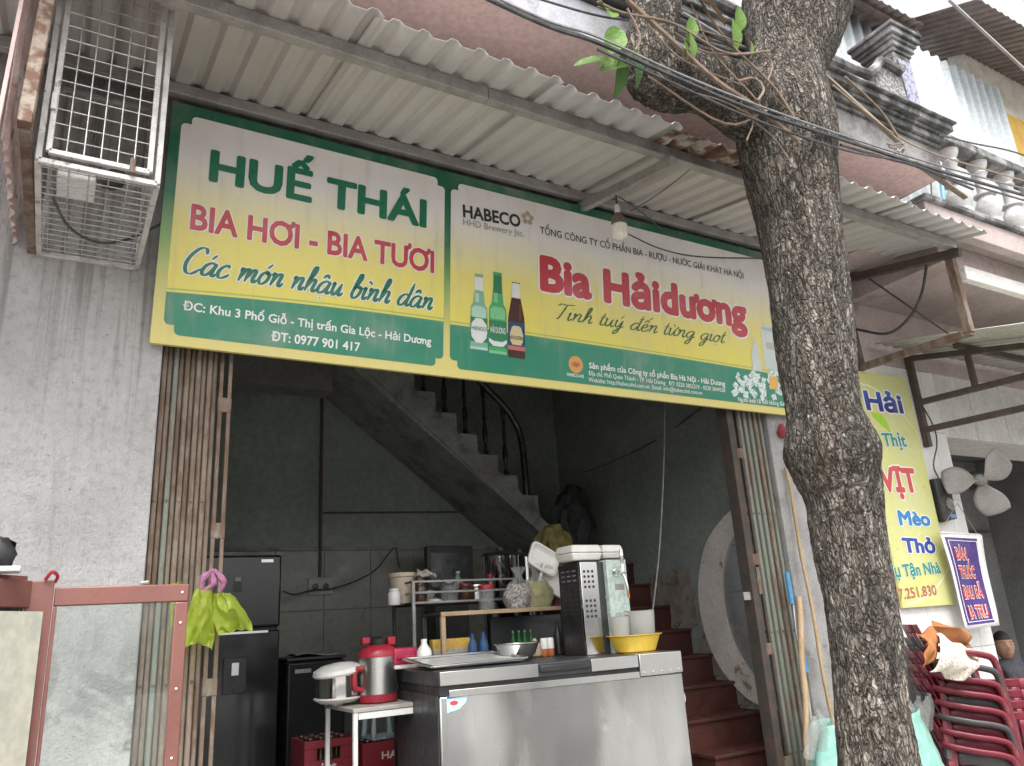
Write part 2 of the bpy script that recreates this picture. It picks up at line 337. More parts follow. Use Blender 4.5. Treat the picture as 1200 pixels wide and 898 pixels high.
while x0 < 5.3:
    n = 7; e = -1.2 + .03*math.sin(k*2.1)
    sh = sheet(lambda u, v, d, e=e, s=k % 2: (lambda ee: V((u, -.02+(ee+.02)*v+.012*noise.noise((u*9, k, 1))*(v > .9), roofz(-.02+(ee+.02)*v)+d+.003*s)))(e if not 2.6 < u < 3.56 else -1.0), n, .131, 1, off=x0, nl=8)
    sh.build('roof_sheet', (M_ROOF, M_ROOFB, M_ROOFC)[(k*2) % 3], awn, solid=.0015, ang=25)
    x0 += n*.131-.03; k += 1
# rusted eaten edge by the tree
def rusty(u, v, d):
    e = -.93-.22*v
    jag = .07*abs(noise.noise((u*7, 3, 0)))+.06*abs(noise.noise((u*23, 9, 0)))
    y = e + jag*v
    return V((u, y, roofz(y)+d-.006))
sheet(rusty, 8, .131, 1, off=2.55, nl=4).build('rusted_roof_edge', M_RUSTROOF, awn, solid=.0015, ang=25, label='rust-eaten strip of the roof edge beside the tree')
MB().bar((-1.75,-.17,roofz(-.17)-.035),(5.33,-.17,roofz(-.17)-.035),.045,.06).build('ledger_beam', M_GALV, awn, bevel=.004)
for xa, xb in ((-1.75,1.55),(1.552,4.1),(4.102,5.33)):
    MB().bar((xa,-.95,roofz(-.95)-.04),(xb,-.95,roofz(-.95)-.04),.05,.065).build('purlin', M_GALV, awn, bevel=.004)
for xb in (-1.6, 2.66, 5.31):
    MB().bar((xb,-.0,roofz(0)-.105),(xb,-1.0,roofz(-1.0)-.105),.045,.06).build('rafter', M_GALV if xb < 5 else M_DKST, awn, bevel=.004)
# end frame of the awning, over the neighbour's pillar
MB().bar((5.34,-.03,4.0),(5.37,-.03,3.24),.05,.05).build('wall_post', M_DKST, awn, bevel=.003)
MB().bar(PX(1113,303,5.34),PX(1136,390,5.34),.055,.055).build('hanger_post', M_RUST, awn, bevel=.003)
MB().bar((5.37,-.02,3.26),PX(1139,389,5.34),.05,.05).build('bottom_rail', M_RUST, awn, bevel=.003)
MB().bar(PX(1019,327,5.335),PX(1111,391,5.335),.012,.012).build('brace_rod', M_DKST, awn)
# side sheet of the awning at the left, ribs upright, with its rusty corner post
lt = thing('side_screen', 'pink corrugated side screen with rusty corner post beside the wire cage', 'screen', (-.27,-.45,3.15))
sheet(lambda u, v, d: V((-.285+d*.8, -.92+u, 3.12+.06*(u/.92)+.016*noise.noise((u*8,1,2))+(1.2)*v)), 10, .092, 1, nl=4, prof='sin').build('screen_sheet', pm('pink_sheet_paint', (.5,.33,.32), .7, 0, (.55,.5,.47), 6, dirt=(.16,.09,.07), dscale=10, dlo=.55, dhi=.7), lt, solid=.004)
MB().bar((-.228,-.915,3.19),(-.2,-.915,4.25),.045,.055).build('corner_post', pm('flaking_rust', (.36,.3,.25), .9, 0, (.17,.1,.07), 14, .4, .55, bump=.5), lt, bevel=.004)
MB().bar((-.225,-.9,3.2),(-.21,-.02,3.16),.035,.05).build('bottom_angle', M_RUST, lt, bevel=.003)
MB().bar((-.3,-.92,3.14),(-.272,-.92,4.3),.012,.05).build('edge_flashing', M_PINK, lt)
# ================================================================ folding gates
def gate(name, label, xs, y, zb, zt, mats, side):
    g = thing(name, label, 'gate', (xs[0], y, zb))
    for i, x in enumerate(xs):
        w = .0265*(xs[1]-xs[0])/.0305
        yy = y + (.012 if i % 2 else -.004)
        MB().box((x-w/2,yy,zb),(x+w/2,yy+.03,zt)).build('slat', random.choice(mats), g, bevel=.006)
    for z in (zb+.35, zb+1.05, zb+1.8):
        MB().box((xs[0]-.015,y+.034,z-.012),(xs[-1]+.015,y+.042,z+.012)).build('lattice_strap', M_RUST, g)
        for x in xs[::2]:
            MB().lathe([(.008,0),(.008,.004),(.004,.007)], (x,y-.004 if True else 0,z), 8, (0,-1,0)).build('rivet', M_RUST, g)
    return g
xs = [.352+.0245*i for i in range(10)]
gl = gate('folding_gate', 'rusty steel folding gate bunched at the left of the opening', xs, .04, FL, 3.0, [M_SLAT, M_SLAT, M_SLAT, M_SLATG], 1)
# slotted end stile of the left gate
def stile(g, xa, xb, y, zb, zt, mat, slots):
    w = (xb-xa); bw = w*.3
    MB().box((xa,y,zb),(xa+bw,y+.02,zt)).build('stile', mat, g, bevel=.003)
    MB().box((xb-bw,y,zb),(xb,y+.02,zt)).build('stile', mat, g, bevel=.003)
    for z in slots: MB().box((xa-.002,y-.0025,z-.035),(xb+.002,y+.0225,z+.035)).build('stile_plate', M_RUST, g, bevel=.004)
stile(gl, .592, .648, .035, FL, 3.0, M_RUST, (.55,1.32,1.97,2.55,2.98))
xs = [3.985+.0255*i for i in range(9)]
gr = gate('folding_gate', 'greenish rusty folding gate bunched at the right of the opening beside the pillar', xs, .03, FL, 3.0, [M_SLATG, M_SLATG, M_SLAT], -1)
stile(gr, 3.90, 3.965, .02, FL, 3.0, M_DKSH, (.6,1.25,1.8,2.5,2.95))
MB().box((3.84,.0,FL),(3.89,.09,3.0)).build('lead_channel', M_DKSH, gr, bevel=.004)
MB().box((3.78,.02,1.55),(3.84,.03,1.6)).build('hasp', M_GALV, gr, bevel=.004)
MB().box((3.905,.005,1.58),(3.935,.0195,1.75)).build('gate_pull', M_RUST, gr, bevel=.004)
MB().box((.34,-.02,3.0),(4.22,.1,3.03)).build('gate_track', M_DKSH, shop)
# ================================================================ staircase
st = thing('staircase', 'dim concrete staircase rising along the right wall then left across the back', 'staircase', (3.8,1,FL))
for k in range(10):
    ya = .09+.205*k; z = .47+.1825*k
    MB().box((3.62,ya,FL),(4.299,ya+.2045+(0 if k < 9 else .86),z-.022)).build('riser', M_REDST, st)
    MB().box((3.61,ya-.018,z-.0215),(4.2985,ya+.204,z)).build('step', M_REDST, st, bevel=.004)
X0, Z0, RN, RI = 3.34, 2.695, .186, .166
saw = [(X0+2*RN, Z0-3*RI)]
for k in range(-1, 9):
    x = X0-(k)*RN; z = Z0+k*RI
    saw += [(x, z-RI), (x, z)]
xe = saw[-1][0]-RN; saw.append((xe, saw[-1][1]))
saw += [(xe, saw[-1][1]-.36), (X0+2*RN, Z0-3*RI-.12)]
MB().poly([(x,1.95,z) for x, z in saw], (0,.798,0)).build('upper_flight', M_STAIR, st, bevel=.004)
MB().poly([(a,1.935,b) for a, b in ((X0+RN,Z0-RI-.33),(X0+RN,Z0-RI-.13),(xe,Z0+9*RI-.24),(xe,Z0+9*RI-.44))], (0,.014,0)).build('stringer', M_STAIR, st)
bp = [(0,.022),(.05,.022),(.055,.014),(.1,.012),(.13,.02),(.2,.024),(.27,.014),(.3,.012),(.33,.02),(.36,.014),(.5,.013),(.53,.022),(.62,.02)]
for k in range(9):
    x = X0-RN*(k+.45); z = Z0+k*RI
    MB().lathe([(r_,h_) for h_,r_ in bp], (x,2.0,z), 10).build('baluster', M_BLACKW, st)
hr = [(X0-RN*(k+.45), 2.0, Z0+k*RI+.63) for k in range(9)][::-1]
hr += [(X0+.02,2.0,Z0+.5),(X0+.09,2.0,Z0+.3),(X0+.11,2.0,Z0-.25)]
MB().tube(crom(hr, 5), .03, 8).build('handrail', M_BLACKW, st)
# ================================================================ moon window on the right wall
mw = thing('round_window', 'round white plastered window ring with patchy peeling paint inside the shop', 'window', (4.3,.35,1.55))
M_RING = pm('peeling_white_plaster', (.62,.58,.54), .9, 0, (.55,.51,.47), 5, dirt=(.2,.13,.085), dscale=2.6, dlo=.63, dhi=.68, bump=.4)
def ring(r0y, r0z, r1y, r1z, xa, xb):
    mb = MB(); n = 56; vs = []
    for i in range(n):
        a = 2*math.pi*i/n; jit = 1+.012*noise.noise((math.cos(a)*3, math.sin(a)*3, 5))
        for (ry, rz, x) in ((r0y*jit,r0z*jit,xb),(r0y*jit,r0z*jit,xa),(r1y,r1z,xa),(r1y,r1z,xb)): vs.append((x, max(.246+.002*(ry > .5), .32+ry*math.cos(a)), 1.53+rz*math.sin(a)))
    mb.add(vs, [(i*4+j, i*4+(j+1) % 4, ((i+1) % n)*4+(j+1) % 4, ((i+1) % n)*4+j) for i in range(n) for j in range(4)]); return mb
ring(.63,.69,.38,.54,4.265,4.2985).build('ring', M_RING, mw, bevel=.006)
pn = MB(); pn.add([(4.288,max(.25,.32+.385*math.cos(2*math.pi*i/48)),1.53+.545*math.sin(2*math.pi*i/48)) for i in range(48)], [tuple(range(48))]); pn.build('window_pane', pm('grey_blue_pane', (.55,.59,.6), .35, 0, (.5,.54,.55), 2, fine=.03), mw, solid=.006)
for zz in (1.3,1.62,1.95): MB().bar((4.282,.25,zz),(4.282,.62,zz),.004,.006).build('pane_bar', M_GALV, mw)
M_PATCH = pm('crumbling_plaster', (.25,.22,.19), .95, 0, (.17,.145,.12), 6, dirt=(.09,.07,.055), dscale=9, dlo=.55, dhi=.65, bump=.6)
# ragged plaster left on the stair wall
for i, (cy, cz, ry, rz) in enumerate(((1.18,1.62,.17,.25),(1.45,1.66,.12,.16),(.93,1.2,.11,.16),(.7,.98,.16,.14),(.42,.78,.12,.1))):
    ptl = []
    for k in range(60):
        a = 2*math.pi*k/60; r = max(abs(math.cos(a)),abs(math.sin(a)))**-.6*(.9+.25*noise.noise((math.cos(a)*2+i*5, math.sin(a)*2, .3))+.16*noise.noise((math.cos(a)*6+i*5, math.sin(a)*6, .3))+.08*noise.noise((math.cos(a)*15+i*5, math.sin(a)*15, .3)))
        ptl.append((4.2985-.001*i, cy+ry*r*math.cos(a), cz+rz*r*math.sin(a)))
    MB().poly(ptl, (-.012,0,0)).build('plaster_patch', M_PATCH, shop)
# switch plate and conduits on the back wall
cw = thing('conduit', 'thin conduit running down the back wall to the socket plate', 'conduit', PY(376,600,2.72))
MB().bar(PY(378,440,2.728),PY(375,676,2.728),.022,.018).build('riser_pipe', M_DKSH, cw)
MB().bar(PY(379,601,2.728),PY(560,600,2.728),.016,.014).build('branch_pipe', M_DKSH, cw)
sk = thing('socket_plate', 'grey socket plate on the tiled back wall between fridge and rack', 'socket', PY(375,687,2.72))
a = PY(361,678,2.73); b = PY(390,697,2.73)
MB().box((a.x,2.722,b.z),(b.x,2.737,a.z)).build('plate', pm('aged_socket_plastic', (.3,.29,.26), .5), sk, bevel=.004)
for f in (.28,.7):
    MB().lathe([(.025,0),(.025,.008),(.018,.01)], (a.x+(b.x-a.x)*f,2.722,(a.z+b.z)/2), 14, (0,-1,0)).build('socket_insert', M_BLACK, sk)
MB().tube(crom([PY(332,693,2.5),PY(345,697,2.55),PY(365,692,2.68),PY(388,690,2.69),PY(412,683,2.6),PY(440,668,2.55),PY(462,642,2.55),PY(466,655,2.5),PY(468,665,2.45)],5), .007, 6).build('power_lead', M_CABLE, org=PY(400,690,2.6), label='black power lead looping from the fridge past the socket plate', cat='cable')
MB().tube(crom([PY(672,558,1.9),PY(720,540,1.6),PY(775,512,1.2),PY(822,478,.6)],6), .007, 6).build('ceiling_cable', M_CABLE, org=PY(720,540,1.6), label='black cable sagging across the dark room under the ceiling', cat='cable')
MB().tube(crom([PY(779,462,.6),PY(778,540,.6),PY(773,640,.62),PY(764,724,.62)],6), .006, 6).build('hanging_wire', M_GCABLE, org=PY(775,600,.6), label='thin grey wire hanging straight down behind the beer tap', cat='wire')
# ================================================================ lettering
class Plane:
    def __init__(s, o, ux, uy):
        s.o = V(o); s.ux = V(ux).normalized(); s.uy = (V(uy)-s.ux*V(uy).dot(s.ux)).normalized(); s.n = s.ux.cross(s.uy).normalized()   # n towards the viewer
    def hit(s, x, y):
        d = ray(x, y); p = CAM + d*((s.o-CAM).dot(s.n)/d.dot(s.n)); q = p-s.o; return (q.dot(s.ux), q.dot(s.uy))
    def w(s, u, v, d=0): return s.o+s.ux*u+s.uy*v+s.n*d
HORN = dict(zip('ơƠưƯợỢớỚờỜừỪứỨựỰ', 'oOuUọỌóÓòÒùÙúÚụỤ'))
def glyphs(body, shear=0, spacing=1):
    cu = bpy.data.curves.new('lettering', 'FONT'); cu.body = body; cu.size = 1; cu.shear = shear; cu.space_character = spacing
    cu.resolution_u = 3; cu.fill_mode = 'FRONT'
    ob = bpy.data.objects.new('lettering_source', cu); COL.objects.link(ob)
    dg = bpy.context.evaluated_depsgraph_get(); me = bpy.data.meshes.new_from_object(ob.evaluated_get(dg))
    v0 = [tuple(v.co[:2]) for v in me.vertices]; f0 = [tuple(p.vertices) for p in me.polygons]
    bpy.data.objects.remove(ob); bpy.data.curves.remove(cu); bpy.data.meshes.remove(me); return v0, f0
_H = {}
def textmesh(body, offset=0, shear=0, spacing=1):
    """flat letters (third value = layer); the horn of o and u is drawn on its own; offset > 0 thickens by laying shifted copies"""
    plain = ''.join(HORN.get(ch, ch) for ch in body); v0, f0 = glyphs(plain, shear, spacing)
    if not _H: _H['u'] = max(p[1] for p in glyphs('H')[0]); _H['l'] = max(p[1] for p in glyphs('x')[0])
    for i, ch in enumerate(body):
        if ch in HORN:
            xr = max(p[0] for p in glyphs(plain[:i+1], shear, spacing)[0]); up = HORN[ch].isupper(); yt = _H['u' if up else 'l']
            rnd_ = HORN[ch].lower() in 'oọóò'; s_ = .1 if up else .085; ox = xr-(s_*1.1 if rnd_ else s_*.35); oy = yt-(s_*1.3 if rnd_ else s_*.75)
            o = len(v0); v0 = v0+[(ox+s_*x, oy+s_*y) for x, y in ((0,0),(.75,.05),(1.45,.45),(1.75,1.1),(1.75,1.75),(1.0,1.75),(1.0,1.2),(.75,.85),(.3,.72),(0,.72))]
            f0 = f0+[tuple(o+k for k in q) for q in ((0,1,8,9),(1,2,7,8),(2,3,6,7),(3,4,5,6))]
    vs, fs = [], []
    dirs = [(0,0)] if offset <= 0 else [(0,0)]+[(offset*math.cos(math.pi*k/5), offset*math.sin(math.pi*k/5)) for k in range(10)]
    for L, (dx, dy) in enumerate(dirs):
        o = len(vs); vs += [(x+dx, y+dy, L*.00003) for x, y in v0]; fs += [tuple(i+o for i in f) for f in f0]
    return vs, fs
_capH = None
def text(body, pl, p0, p1, top, mat, parent, bold=0, outline=None, omat=None, shear=0, d=.0035, name='lettering', spacing=1):
    """text from pixel p0 (baseline left) to p1 (baseline right), cap height given by pixel y 'top' above p0"""
    global _capH
    if _capH is None: _capH = max(p[1] for p in textmesh('H')[0])
    u0, v0 = pl.hit(*p0); u1, v1 = pl.hit(*p1); ut, vt = pl.hit(*top); L = math.hypot(u1-u0, v1-v0); dx, dy = (u1-u0)/L, (v1-v0)/L
    hh = -(ut-u0)*dy+(vt-v0)*dx
    v_, f_ = textmesh(body, bold, shear, spacing)
    xa, xb = min(p[0] for p in v_), max(p[0] for p in v_); sx = L/(xb-xa); sy = hh/(_capH+2*bold)
    def put(vv, ff, m, dd, nm):
        mb = MB(); mb.add([pl.w(u0+(x-xa)*sx*dx-(y+bold)*sy*dy, v0+(x-xa)*sx*dy+(y+bold)*sy*dx, dd+z) for x, y, z in vv], ff)
        return mb.build(nm, m, parent, smooth=False)
    if outline:
        vo, fo = textmesh(body, bold+outline, shear, spacing); put(vo, fo, omat, d-.0012, 'lettering_outline')
    return put(v_, f_, mat, d, name)
# brush lettering drawn as strokes (x-height 1, ascender 2)
G = {
 'C': ([[(1.15,1.55),(1.0,1.95),(.6,1.95),(.2,1.4),(.05,.7),(.25,.1),(.65,0),(1.15,.45)]], 1.25),
 'T': ([[(-.15,1.7),(.1,1.95),(.6,1.9),(1.35,2.0)],[(.65,1.9),(.5,1.1),(.3,.2),(.1,.0)]], 1.1),
 'a': ([[(.75,.85),(.5,1),(.15,.75),(.02,.3),(.2,.02),(.5,.2),(.75,.7),(.82,1)],[(.82,1),(.7,.3),(.8,.02),(1.05,.25)]], 1.08),
 'c': ([[(.65,.8),(.48,1),(.15,.75),(.02,.35),(.18,.02),(.45,.05),(.82,.35)]], .85),
 'o': ([[(.4,1),(.12,.75),(.03,.3),(.25,0),(.55,.25),(.65,.7),(.45,1),(.5,.8),(.9,.85)]], .88),
 'n': ([[(-.02,.75),(.12,1),(.16,.7),(.06,0)],[(.08,.2),(.3,.8),(.55,1),(.66,.8),(.58,.25),(.7,.02),(.95,.3)]], .98),
 'm': ([[(-.02,.75),(.12,1),(.16,.7),(.06,0)],[(.08,.2),(.28,.8),(.5,1),(.6,.8),(.5,0)],[(.54,.2),(.75,.8),(.97,1),(1.08,.8),(1.0,.25),(1.12,.02),(1.38,.3)]], 1.42),
 'h': ([[(.1,.7),(.42,1.5),(.42,1.98),(.26,1.85),(.16,1.1),(.06,0)],[(.08,.2),(.3,.8),(.55,1),(.66,.8),(.58,.25),(.7,.02),(.95,.3)]], .98),
 'u': ([[(-.02,.8),(.1,1),(.05,.35),(.2,.02),(.45,.3),(.66,1)],[(.66,1),(.58,.3),(.7,.02),(.95,.3)]], .98),
 'b': ([[(.1,.7),(.42,1.5),(.42,1.98),(.26,1.85),(.1,.8),(.06,.25),(.25,0),(.55,.25),(.66,.75),(.5,1),(.42,.85),(.9,.9)]], .92),
 'i': ([[(0,.75),(.12,1),(.05,.3),(.17,.02),(.42,.3)],[(.2,1.42),(.22,1.5)]], .45),
 'd': ([[(.75,.85),(.5,1),(.15,.75),(.02,.3),(.2,.02),(.5,.2),(.75,.7)],[(.95,2),(.82,1.1),(.72,.3),(.82,.02),(1.05,.25)]], 1.08),
 't': ([[(.28,1.65),(.14,.9),(.08,.3),(.22,.02),(.5,.28)],[(-.1,1.05),(.5,1.12)]], .52),
 'y': ([[(-.02,.8),(.1,1),(.05,.4),(.2,.08),(.45,.35),(.66,1)],[(.68,1),(.58,.1),(.38,-.65),(.1,-.8),(.12,-.5),(.5,-.05),(.95,.3)]], .98),
 'g': ([[(.72,.85),(.5,1),(.15,.75),(.02,.35),(.2,.05),(.5,.25),(.72,.75)],[(.78,1),(.66,.1),(.45,-.65),(.15,-.8),(.15,-.5),(.55,-.05),(1.0,.3)]], 1.02),
 'e': ([[(.05,.42),(.4,.55),(.58,.82),(.4,1),(.15,.75),(.05,.3),(.25,.0),(.5,.08),(.8,.38)]], .82),
}
MK = {'/': [[(.35,1.25),(.62,1.62)]], '\\': [[(.5,1.28),(.25,1.6)]], '.': [[(.38,-.32),(.4,-.4)]], '^': [[(.15,1.2),(.42,1.5),(.62,1.22)]], 'o': [[(.66,1.0),(.84,1.1),(.8,1.32)]], '-': [[(.62,1.5),(1.12,1.58)]], 'u': [[(.66,1.0),(.86,1.1),(.84,1.32)]]}
def strokes(items, slant=.32):
    out = []; x = 0
    for it in items:
        ch, marks = it[0], it[1:]
        if ch == ' ': x += .62; continue
        gl, adv = G[ch]
        for s in gl: out.append([V((px+x+slant*py, py, 0)) for px, py in s])
        for mk in marks:
            for s in MK[mk]:
                up = .35 if mk == '/' and '^' in marks else 0
                out.append([V((px+x+slant*(py+up)+(.2 if up else 0), py+up, 0)) for px, py in s])
        x += adv
    return out
def brush(items, pl, p0, p1, xtop, mat, parent, wt=.2, outline=0, omat=None, d=.0035, contrast=.6):
    u0, v0 = pl.hit(*p0); u1, v1 = pl.hit(*p1); ut, vt = pl.hit(*xtop); L = math.hypot(u1-u0, v1-v0); dx, dy = (u1-u0)/L, (v1-v0)/L
    hh = -(ut-u0)*dy+(vt-v0)*dx
    ss = strokes(items); xa = min(p.x for s in ss for p in s); xb = max(p.x for s in ss for p in s); sx = L/(xb-xa)
    def make(extra, dd, m, nm):
        mb = MB(); vs_ = []
        for si, s in enumerate(ss):
            c = crom(s, 6) if len(s) > 2 else [s[0].lerp(s[1], i/4) for i in range(5)]
            n = len(c); L_ = []; R_ = []
            for i, p in enumerate(c):
                t = (c[min(i+1, n-1)]-c[max(i-1, 0)]).normalized(); nn = V((-t.y, t.x, 0))
                ww = wt*(1-contrast+contrast*abs(t.y)**1.2)*.5
                e = min(i, n-1-i); ww *= (.45+.55*min(1, e/3)); ww += extra
                if e == 0 and extra: p = p + t*(extra if i else -extra)
                L_.append(p+nn*ww); R_.append(p-nn*ww)
            def W(p, k=0): return pl.w(u0+(p.x-xa)*sx*dx-p.y*hh*dy, v0+(p.x-xa)*sx*dy+p.y*hh*dx, dd+si*.00002)
            mb.add([W(p) for p in L_]+[W(p) for p in R_], [(i, i+1, n+i+1, n+i) for i in range(n-1)])
        return mb.build(nm, m, parent, smooth=False)
    if outline: make(outline, d-.0012, omat, 'lettering_outline')
    return make(0, d, mat, 'lettering')
# ================================================================ main signboard
def flat(name, col, rough=.35): return pm(name, col, rough, 0, tuple(x*.95 for x in col), 3, fine=.03, dirt=tuple(x*.6 for x in col), dscale=9, dlo=.68, dhi=.9)
def gradmat(name, stops, zlo, zhi, rough=.35):
    """printed vertical gradient (object z)"""
    m, nt, b, o = base_mat(name); co = ncoord(nt); sp = nt.nodes.new('ShaderNodeSeparateXYZ'); lk(nt, co, sp.inputs[0])
    mr = nt.nodes.new('ShaderNodeMapRange'); mr.inputs[1].default_value = zlo; mr.inputs[2].default_value = zhi; lk(nt, sp.outputs[2], mr.inputs[0])
    rp = nt.nodes.new('ShaderNodeValToRGB'); el = rp.color_ramp.elements
    while len(el) < len(stops): el.new(.5)
    for e, (p, c) in zip(el, stops): e.position = p; e.color = (*c, 1)
    lk(nt, mr.outputs[0], rp.inputs[0])
    c = nmix(nt, nrange(nt, nnoise(nt, co, 90, 3), .66, .74, 0, .35), rp.outputs[0], (.2,.17,.12))
    c = nmix(nt, nrange(nt, nnoise(nt, co, 3, 6), .45, .85, 0, .35), c, (.45,.42,.36))
    c = nmix(nt, nrange(nt, nnoise(nt, ncoord(nt, (9,9,.5)), 2.2, 6, .6), .52, .8, 0, .3), c, (.36,.32,.26))
    lk(nt, c, b.inputs['Base Color']); b.inputs['Roughness'].default_value = rough; return m
BLp = PY(175.5,401.5,-.06); TLp = PY(202.6,118,-.18)
SW = 4.47; up_ = V((0, TLp.y-BLp.y, TLp.z-BLp.z)); SH = up_.length
SP = Plane(BLp, (1,0,0), up_)
sg = thing('signboard', 'large green and yellow drinks signboard lettered HUẾ THÁI over the shop front', 'signboard', BLp)
board = MB().hexa([SP.w(0,0,-.03),SP.w(SW,0,-.03),SP.w(SW,SH,-.03),SP.w(0,SH,-.03)], SP.n*.03)
GRN = (.012,.145,.075); YEL = (.66,.56,.15); WHT = (.8,.77,.74)
board.build('board', gradmat('border_print', [(0,(.66,.57,.19)),(.2,(.62,.55,.17)),(.42,(.22,.38,.1)),(.62,GRN),(1,(.01,.11,.06))], 0, SH), sg)
def notch(u0, v0, u1, v1, c=.045):
    """panel outline with stepped rounded corners"""
    h = c*.5; pts = []
    def arc(cx, cy, r, a0, a1): return [(cx+r*math.cos(math.radians(a0+(a1-a0)*i/5)), cy+r*math.sin(math.radians(a0+(a1-a0)*i/5))) for i in range(6)]
    pts += arc(u0+c+h, v0+h, h, 270, 180) [::-1] if False else []
    for (sx, sy, ox, oy) in ((1,1,u0,v0),(-1,1,u1,v0),(-1,-1,u1,v1),(1,-1,u0,v1)):
        loc = [(0,c+h)]+[(h-h*math.cos(math.radians(t)), c+h-h*math.sin(math.radians(t))) for t in (30,60,90)]+[(c-.0,c-.0)]
        loc += [(c+h-h*math.cos(math.radians(t)), h-h*math.sin(math.radians(t))) for t in (0,30,60,90)]
        q = [(ox+sx*a, oy+sy*b) for a, b in loc]
        if sx*sy < 0: q = q[::-1]
        pts += q
    return pts
ul, vb_ = SP.hit(190.5,377); ulr, _ = SP.hit(519.4,400); url, _ = SP.hit(527,410)
MARG = .048; LP = (MARG, MARG, ulr, SH-MARG*1.15); RP_ = (url, MARG, SW-MARG, SH-MARG*1.15)
pgrad = gradmat('panel_print', [(0,(.74,.65,.13)),(.3,(.74,.64,.11)),(.5,(.76,.67,.2)),(.76,WHT),(1,(.78,.75,.73))], 0, SH)
for (a, b, c, d) in (LP, RP_):
    MB().poly([SP.w(u, v, .0012) for u, v in notch(a, b, c, d)], -SP.n*.001).build('printed_panel', pgrad, sg, smooth=False)
M_BAND = gradmat('green_band_print', [(0,(.016,.2,.115)),(.75,(.018,.22,.13)),(.93,(.1,.34,.1)),(1,(.3,.46,.1))], 0, .37)
vbl = SP.hit(195,342)[1]; vbr = SP.hit(500,374)[1]; vb2 = SP.hit(560,385)[1]; vb3 = SP.hit(850,431)[1]
def band(u0, u1, va, vb):
    pts = [p for p in notch(u0, MARG, u1, SH-.06) if p[1] < .2]
    n = 14; tops = [(u1+(u0-u1)*i/n, vb+(va-vb)*i/n+.012*math.sin(math.pi*i/n)) for i in range(n+1)]
    # pts: lower-left corner then lower-right corner, then the curved top
    MB().poly([SP.w(u, v, .0022) for u, v in pts+tops], -SP.n*.0005).build('green_band', M_BAND, sg, smooth=False)
    n = 20
    MB().grid(lambda i, j: SP.w(u0+(u1-u0)*i, va+(vb-va)*i+.012*math.sin(math.pi*i)+.012+.007*j, .0026), n, 1).build('band_line', flat('pale_green_print', (.42,.5,.13)), sg, smooth=False)
band(LP[0], LP[2], vbl, vbr); band(RP_[0], RP_[2], vb2, vb3)
M_TG = flat('green_letter_print', (.012,.16,.085)); M_TR = flat('red_letter_print', (.5,.05,.06)); M_TW = flat('white_letter_print', (.78,.78,.75)); M_TK = flat('black_letter_print', (.03,.035,.035)); M_TGY = flat('grey_letter_print', (.33,.33,.31))
M_TDG = flat('dark_green_script_print', (.02,.11,.05)); M_OFFW = flat('outline_white_print', (.82,.8,.77))
text('HUẾ THÁI', SP, (244,212.5), (499.5,268), (249,175.5), M_TG, sg, .035)
text('BIA HƠI - BIA TƯƠI', SP, (222,269), (508.5,321), (226.5,239), M_TR, sg, .03, .035, M_OFFW)
def seq(s): return s
brush(['C','a/','c',' ','m','o/','n',' ','n','h','a^.','u',' ','b','i\\','n','h',' ','d','a^','n'], SP, (217,320), (507,364), (219.5,304), M_TG, sg, .27, .08, M_OFFW)
text('ĐC: Khu 3 Phố Giỗ - Thị trấn Gia Lộc - Hải Dương', SP, (214,363.5), (505,405), (215,353), M_TW, sg, .022)
text('ĐT: 0977 901 417', SP, (317.4,399.5), (421.5,412.5), (318,388.5), M_TW, sg, .022)
text('HABECO', SP, (542.5,255), (610,267), (542.7,240), M_TK, sg, .03)
text('HHD Brewery Jsc.', SP, (542.5,264), (614,278), (542.6,256.5), M_TGY, sg, .005)
fu, fv = SP.hit(618,256)
fm = MB()
for k in range(5):
    a = 2*math.pi*k/5+.3
    fm.add([SP.w(fu+.028*math.cos(a)+.017*math.cos(t), fv+.028*math.sin(a)+.017*math.sin(t), .003) for t in [2*math.pi*i/8 for i in range(8)]], [tuple(range(8))])
fm.build('flower_emblem', flat('faded_gold_print', (.45,.37,.28)), sg, smooth=False)
text('TỔNG CÔNG TY CỔ PHẦN BIA - RƯỢU - NƯỚC GIẢI KHÁT HÀ NỘI', SP, (632.5,274), (871,327), (633,266), M_TK, sg, .004)
text('Bia Hảidương', SP, (632.5,341), (876,386.5), (633.5,298.5), M_TR, sg, .05, .04, M_OFFW, spacing=1.02)
brush(['T','i','n','h',' ','t','u','y/',' ','d-','e^/','n',' ','t','uu\\','n','g',' ','g','i','o.','t'], SP, (651,374), (852,403), (651.5,364.5), M_TDG, sg, .14, contrast=.35)
text('Sản phẩm của Công ty cổ phần Bia Hà Nội - Hải Dương', SP, (690,431.8), (849.5,453), (690.2,425), M_TW, sg, .02)
text('Địa chỉ: Phố Quán Thánh - TP. Hải Dương   ĐT: 0220 3852319 - 0220 3849028', SP, (689.5,440), (849.5,460), (689.7,435), M_TW, sg, .004)
text('Website: http://habecohd.com.vn  Email: info@habecohd.com.vn', SP, (689.5,447.5), (822.5,463), (689.7,442.5), M_TW, sg, .004)
text('Người dưới 18 tuổi không được uống rượu bia', SP, (864.5,470.5), (948,479), (864.8,465.5), M_TW, sg, .01)
